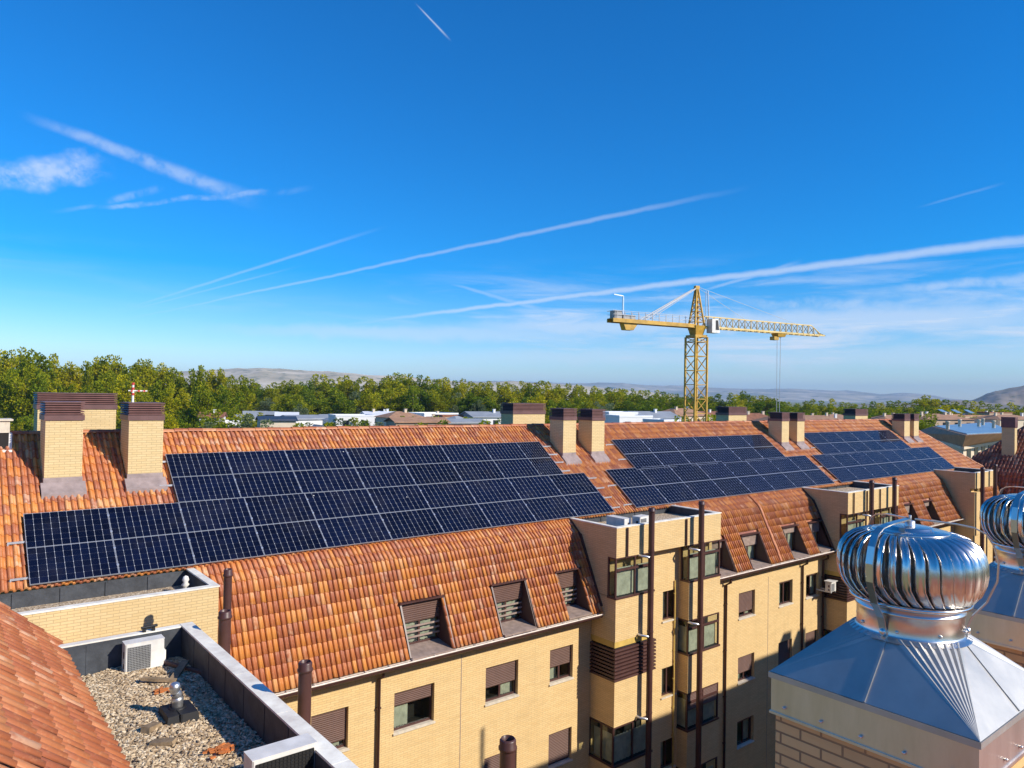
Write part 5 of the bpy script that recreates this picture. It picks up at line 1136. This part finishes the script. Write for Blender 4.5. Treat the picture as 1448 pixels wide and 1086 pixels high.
HS = [
 (327, 598, 150, 5.0, 3.0, 'low white van-like hut at the left end of the village', 0, 'flat', 'white', 0, 0, 1),
 (391, 596, 130, 6.0, 5, 'low shed with dark blue roof left of the village houses', 1, 'gable', 'dark', .6, 0, 0),
 (438, 594, 160, 12, 7, 'long low shed with pale grey roof in the village', 0, 'gable', 'grey', .7, 0, 0),
 (497, 590, 150, 8, 6, 'white flat-roofed house beside the pale grey shed', 0, 'flat', 'white', 0, 0, 1),
 (470, 593, 190, 7, 6, 'small white house with grey roof between shed and white house', 0, 'gable', 'grey', .8, 0, 1),
 (536, 589, 165, 7, 6, 'white house with two small chimneys left of the brown roofed house', 0, 'gable', 'white', .7, 2, 1),
 (566, 592, 140, 7.5, 6, 'cream house with brown hip roof in the village middle', 1, 'hip', 'brown', 1.0, 1, 1),
 (611, 587, 170, 10, 7, 'white two storey house with flat roof in the village middle', 0, 'flat', 'white', 0, 1, 1),
 (636, 592, 150, 5, 5, 'small tan brick house right of the white two storey house', 2, 'flat', 'tile', 0, 0, 1),
 (590, 598, 120, 9, 5, 'low tan building with brown gable roof close to the ridge', 2, 'gable', 'brown', .6, 0, 0),
 (650, 599, 125, 8, 5, 'low grey roofed garage close behind the ridge', 1, 'gable', 'grey', .5, 0, 0),
 (690, 591, 150, 10, 7, 'long white house with grey blue roof left of the wide middle chimney', 0, 'gable', 'grey', .9, 1, 1),
 (872, 586, 135, 6, 5, 'modern white house with upper storey right of the chimney pair', 0, 'flat', 'white', 0, 0, 1),
 (888, 591, 130, 7, 5, 'lower white wing of the modern white house', 0, 'flat', 'white', 0, 0, 1),
 (918, 592, 150, 10, 7, 'house with pale blue grey roof left of the crane', 0, 'gable', 'grey', 1.1, 1, 1),
 (936, 597, 120, 5, 4, 'small white annexe with clutter left of the crane foot', 0, 'flat', 'white', 0, 0, 1),
 (962, 590, 170, 13, 8, 'brown hip roofed house left of the crane mast', 1, 'hip', 'brown', 1.6, 2, 1),
 (1008, 586, 190, 9, 8, 'tan house with tiled roof right behind the crane mast', 1, 'gable', 'tile', 1.2, 2, 1),
 (1066, 591, 160, 9, 7, 'house with red brown hip roof right of the third wide chimney', 1, 'hip', 'tile', 1.4, 2, 1),
 (1090, 594, 140, 6, 5, 'small dark house left of the third chimney pair', 2, 'hip', 'brown', 1.0, 1, 1),
 (1150, 593, 170, 14, 9, 'wide low brown roofed house right of the third chimney pair', 1, 'hip', 'brown', 1.3, 3, 1),
 (1180, 590, 200, 12, 9, 'brown roofed house with pale pots left of the fourth wide chimney', 1, 'hip', 'brown', 1.2, 3, 1),
 (1255, 592, 170, 9, 7, 'house with dark hip roof between the wide chimney and last chimney pair', 1, 'hip', 'brown', 1.2, 2, 1),
 (1322, 590, 175, 14, 9, 'dark brown roofed house with white pots right of the last chimneys', 2, 'hip', 'brown', 1.2, 4, 1),
 (1352, 586, 210, 18, 9, 'dark house carrying tilted blue solar collectors on its roof', 2, 'flat', 'brown', 0, 2, 1),
 (1398, 582, 230, 10, 8, 'brown block with two tall pale chimneys at the far right', 2, 'flat', 'tile', 0, 2, 1),
 (1420, 590, 180, 14, 8, 'house with dark roof behind the far right chimney', 1, 'hip', 'brown', 1.0, 3, 1)]
for i, (px, py, d, w, dep, lb, wall, rf, rc, rise, ch, wn) in enumerate(HS):
    house(px, py, d, w, dep, lb, wall, rf, rc, rise, R_(random.uniform(-18, 8)) if px < 1000 else R_(random.uniform(-30, -10)), ch, bool(wn), tank=3 if 'collectors' in lb else 0)
for i in range(30):
    px = 290 + i * 15 if i < 26 else 865 + (i - 26) * 28
    house(px + random.uniform(-6, 6), random.uniform(588, 598), random.uniform(140, 215), random.uniform(3.5, 7), random.uniform(3, 5), 'small low roof among the gardens of the village behind the ridge', random.choice((0, 0, 1, 2)), random.choice(('flat', 'gable', 'gable', 'hip')), random.choice(('white', 'grey', 'grey', 'brown', 'tile')), .8, R_(random.uniform(-40, 20)), random.choice((0, 0, 1)), True)
# the broad brown roof with a blue sheet field
bb = thing('broad_roof_building', 'broad low brown roof with a blue sheeted top beyond the right end', 'building', (0, 0, 0))
def P3(px, py, Z): return tuple(onZ(px, py, Z))
e0, e1, e2, e3 = P3(1290, 612, -4.6), P3(1361, 632, -4.6), P3(1440, 619, -4.6), P3(1400, 596, -4.6)
t0, t1, t2, t3 = P3(1318, 603, -3.2), P3(1366, 615.5, -3.2), P3(1440, 612, -3.2), P3(1400, 597.5, -3.2)
bb.location = (e1[0], e1[1], G2); ORG[bb.name] = (e1[0], e1[1], G2)
m = MB(); m.hexa([e0, e1, e2, e3], [t0, t1, t2, t3]); put(m, 'roof', HR['brown'], bb)
c0 = tuple((np.array(t0) + t1 + t2 + t3) / 4); sh = [tuple(np.array(c0) + (np.array(p) - c0) * .93 + np.array([0, 0, .01])) for p in (t0, t1, t2, t3)]
m = MB(); m.hexa(sh, [(p[0], p[1], p[2] + .10) for p in sh]); put(m, 'blue_sheet', HR['blue'], bb)
cc = tuple((np.array(e0) + e1 + e2 + e3) / 4); ins = [tuple(np.array(cc) + (np.array(p) - cc) * .95) for p in (e0, e1, e2, e3)]
m = MB(); m.hexa([(p[0], p[1], G2 - 4) for p in ins], [(p[0], p[1], p[2] - .02) for p in ins]); put(m, 'wall', HW[1], bb)
m = MB(); 
for a, b_ in ((e0, e1), (e1, e2)): m.bar(Vector(a) + Vector((0, 0, -.12)), Vector(b_) + Vector((0, 0, -.12)), .3, .3)
put(m, 'eaves', HW[1], bb)
A = Vector(ins[1]); Bq = Vector(ins[2])
for k in range(7): m = MB(); p = A + (Bq - A) * (k * .12 + .05); q = A + (Bq - A) * (k * .12 + .11); off = (Bq - A).cross(Vector((0, 0, 1))).normalized() * .06; m.hexa([p + off + Vector((0, 0, -2.6)), q + off + Vector((0, 0, -2.6)), q - off + Vector((0, 0, -2.6)), p - off + Vector((0, 0, -2.6))], [p + off + Vector((0, 0, -.4)), q + off + Vector((0, 0, -.4)), q - off + Vector((0, 0, -.4)), p - off + Vector((0, 0, -.4))]); put(m, 'window', WIND, bb)
for i, (px, py, z) in enumerate(((1340, 607, -3.1), (1357, 603, -3.1), (1384, 603, -3.1), (1390, 601, -3.1), (1405, 605, -3.1), (1418, 604, -3.1))):
    p = onZ(px, py, z); m = MB(); m.lathe((p[0], p[1], z - .15), [(.20, 0), (.19, .95), (.25, .97), (.25, 1.1), (.001, 1.14)], 10); put(m, 'vent_pot', HW[1], bb)

# ------------------------------------------------------------------ trees of the wood
def tree_mesh(kind, seed):
    g = np.random.default_rng(seed); r = random.Random(seed)
    tall = kind == 'tall'; H = 20.0; tr = MB(); tr.tube([(0, 0, 0), (.15, .1, H * .35), (0, .2, H * .62), (.1, 0, H * .85)], [.38, .30, .18, .05], 8)
    cl = []
    nl = 15 if tall else 12
    for i in range(nl):
        a = r.uniform(0, 6.28); h0 = H * r.uniform(.12, .68); reach = (r.uniform(1.3, 3.0) if tall else r.uniform(2.2, 4.4)); rise = r.uniform(2.5, 6.0) if tall else r.uniform(1.5, 4.0)
        tip = Vector((math.cos(a) * reach, math.sin(a) * reach, min(H * .97, h0 + rise))); base = Vector((0, 0, h0)); mid = (base + tip) / 2 + Vector((math.cos(a), math.sin(a), -.4)) * reach * .15
        tr.tube([base, mid, tip], [.13, .09, .03], 5)
        for f in (.5, .8, 1.05):
            p = base.lerp(tip, f) + Vector((r.gauss(0, .5), r.gauss(0, .5), r.gauss(0, .5))); cl.append((p, r.uniform(.8, 1.5) * (1.0 if tall else 1.25), (tip - base).normalized()))
    for f in np.linspace(.35, .97, 9): cl.append((Vector((r.gauss(0, .5), r.gauss(0, .5), H * f)), r.uniform(.7, 1.3), Vector((0, 0, 1))))
    for i in range(7): a = r.uniform(0, 6.28); cl.append((Vector((math.cos(a) * 1.8, math.sin(a) * 1.8, H * r.uniform(.06, .25))), 1.3, Vector((0, 0, 1))))
    pos = []; dirs = []; ids = []
    for ci, (c, rad, ax) in enumerate(cl):
        n = int(62 * rad ** 2); v = g.normal(size=(n, 3)); v /= np.linalg.norm(v, axis=1)[:, None]; rr = rad * g.uniform(.35, 1.0, n) ** .6
        p = np.array(c) + v * rr[:, None] * np.array([1, 1, 1.25]); pos.append(p); dirs.append(v * .8 + np.array(ax) * .5 + g.normal(0, .45, (n, 3)) + np.array([0, 0, .35])); ids.append(np.full(n, ci))
    p = np.vstack(pos); d = np.vstack(dirs); ids = np.concatenate(ids); d /= np.linalg.norm(d, axis=1)[:, None]; N = len(p)
    s = np.cross(d, g.normal(size=(N, 3))); s /= np.linalg.norm(s, axis=1)[:, None]
    L = g.uniform(.32, .70, N)[:, None]; W = g.uniform(.15, .27, N)[:, None]; nrm = np.cross(d, s)
    V = np.stack([p - d * L * .5, p + s * W + nrm * .05, p + d * L * .6, p - s * W + nrm * .05], 1).reshape(-1, 3)
    me = bpy.data.meshes.new('crown'); me.from_pydata(V.tolist(), [], np.arange(N * 4).reshape(-1, 4).tolist())
    uv = np.repeat(np.stack([ids * 3 + g.integers(0, 3, N) + .5, g.integers(0, 2, N) + .5], 1), 4, 0).astype(np.float32)
    u = me.uv_layers.new(name='UVMap'); u.data.foreach_set('uv', uv.ravel()); me.update()
    return me, tr.mesh('trunk', BARK)
TM = {('tall', i): tree_mesh('tall', 40 + i) for i in range(5)}; TM.update({('round', i): tree_mesh('round', 60 + i) for i in range(5)})
LM = {}
for k, (me, tr) in TM.items():
    for nm, mt in (('a', LEAF_A), ('b', LEAF_B), ('c', LEAF_C)):
        c = me.copy(); c.materials.clear(); c.materials.append(mt); LM[k + (nm,)] = c
def tree(px, py, d, kind, leaf, wide=1.0, label='', group=''):
    P = at(px, py, d); h = (P[2] - G2) / 20.0; v = random.randrange(5)
    t = bpy.data.objects.new('broadleaf_tree' if kind == 'round' else 'poplar_tree', None); col.objects.link(t); t.location = (P[0], P[1], G2); t.rotation_euler[2] = random.uniform(0, 6.28); t.scale = (h * wide, h * wide, h)
    tag(t, label, 'tree', group)
    c = bpy.data.objects.new('crown', LM[(kind, v, leaf)]); col.objects.link(c); c.parent = t
    c = bpy.data.objects.new('trunk', TM[(kind, v)][1]); col.objects.link(c); c.parent = t
SKY_T = [(-120, 500), (-40, 494), (0, 499), (22, 491), (45, 494), (75, 503), (100, 515), (120, 511), (150, 502), (175, 509), (192, 516), (212, 507), (235, 519), (262, 523), (285, 519), (315, 522), (335, 533), (352, 537), (365, 545), (385, 546), (402, 541), (440, 536), (452, 530), (470, 536), (500, 534), (540, 537), (560, 531), (590, 532), (620, 536), (650, 537), (690, 543), (720, 544), (760, 543), (800, 541), (815, 544), (850, 551), (900, 553), (930, 554), (960, 560), (1000, 563), (1052, 557), (1085, 566), (1130, 569), (1170, 567), (1210, 571), (1250, 572), (1290, 569), (1318, 562), (1345, 569), (1380, 572), (1420, 573), (1470, 574), (1600, 578)]
sx = [p[0] for p in SKY_T]; sy = [p[1] for p in SKY_T]
def sky_y(x): return float(np.interp(x, sx, sy))
px = -60.0
while px < 360:                                 # the tall stand at the left
    d = random.uniform(215, 250); tree(px, sky_y(px) - 1 + random.uniform(-1, 7), d, 'tall', 'a', random.uniform(.85, 1.15), 'tall sunlit olive green poplar in the stand behind the left chimneys', 'tall poplars at the left'); px += random.uniform(12, 19)
px = -60.0
while px < 370:
    d = random.uniform(170, 205); tree(px, sky_y(px) + random.uniform(24, 44), d, random.choice(('tall', 'round')), random.choice('aab'), random.uniform(1.0, 1.3), 'shorter olive green tree in front of the tall poplar stand', 'shorter trees before the tall poplars'); px += random.uniform(16, 26)
px = -60.0
while px < 420:
    d = random.uniform(135, 160); tree(px, 586 + random.uniform(-8, 9), d, 'round', random.choice('abb'), random.uniform(1.3, 1.9), 'low bushy green tree just above the ridge line at the left', 'low trees above the left ridge'); px += random.uniform(20, 34)
px = 345.0
while px < 860:
    d = random.uniform(290, 340); tree(px, sky_y(px) + random.uniform(-3, 4), d, random.choice(('tall', 'tall', 'round')), random.choice('aaab'), random.uniform(1.1, 1.6), 'tall green tree of the wood behind the village houses', 'wood behind the village'); px += random.uniform(9, 14)
px = 345.0
while px < 860:
    d = random.uniform(235, 270); tree(px, sky_y(px) + random.uniform(14, 28), d, random.choice(('tall', 'round')), random.choice('abbac'), random.uniform(1.5, 2.1), 'lower green tree at the front edge of the wood behind the village', 'front edge of the wood'); px += random.uniform(13, 20)
px = 850.0
while px < 1560:
    d = random.uniform(330, 390); tree(px, sky_y(px) + random.uniform(-4, 2), d, 'round', random.choice('bbaa'), random.uniform(1.6, 2.3), 'round dark green tree of the far wood to the right of the crane', 'far wood at the right'); px += random.uniform(9, 14)
px = 850.0
while px < 1560:
    d = random.uniform(240, 290); tree(px, sky_y(px) + random.uniform(5, 14), d, 'round', random.choice('bbab'), random.uniform(1.9, 2.6), 'lower round green tree at the front of the far right wood', 'front of the far right wood'); px += random.uniform(13, 20)
for px, py, d, lf, wd, lb in ((352, 588, 120, 'c', 1.6, 'pale grey green bush tree at the left of the village sheds'), (425, 573, 190, 'c', 1.3, 'pale silvery tree above the grey shed'), (780, 577, 150, 'b', 1.6, 'dark green tree between the middle chimney pair'), (860, 572, 180, 'c', 1.7, 'pale round tree behind the modern white house'), (960, 591, 105, 'b', 1.9, 'dark bush at the left of the crane foot'), (1008, 590, 105, 'b', 1.9, 'dark bush at the right of the crane foot'), (460, 600, 110, 'a', 2.0, 'yellow green bush just behind the ridge below the shed'), (600, 601, 110, 'a', 2.0, 'yellow green bush just behind the ridge at the village middle'), (690, 603, 100, 'a', 2.2, 'yellow green bush just behind the ridge by the wide middle chimney'), (1225, 588, 130, 'b', 1.9, 'green bush right of the fourth wide chimney'), (1120, 588, 140, 'b', 1.6, 'green bush behind the third chimney pair')):
    tree(px, py, d, 'round', lf, wd, lb, None)

for i in range(26):
    px = 285 + i * 17.5 + random.uniform(-6, 6)
    tree(px, random.uniform(590, 601), random.uniform(100, 150), 'round', random.choice('abbc'), random.uniform(1.6, 2.3), 'garden bush among the village houses just behind the ridge', 'garden bushes between the houses')
for i in range(24):
    px = 1040 + i * 15 + random.uniform(-6, 6)
    tree(px, random.uniform(583, 591), random.uniform(150, 230), 'round', random.choice('bbab'), random.uniform(1.6, 2.2), 'green garden tree between the brown roofs at the right', 'garden trees between the right roofs')

# ------------------------------------------------------------------ the air
def haze():
    m = bpy.data.materials.new('air'); m.use_nodes = True; t = NT(m.node_tree); t.n.clear()
    v = t.node('ShaderNodeVolumePrincipled'); v.inputs['Density'].default_value = 7.0e-5; v.inputs['Color'].default_value = (0.46, 0.70, 1.0, 1); v.inputs['Anisotropy'].default_value = -0.15
    o = t.node('ShaderNodeOutputMaterial'); t.l.new(v.outputs[0], o.inputs['Volume'])
    b = MB(); b.box(-19000, 19000, -19000, 19000, GZ - 4, 420); h = put(b, 'haze', m); h['kind'] = 'stuff'
haze()
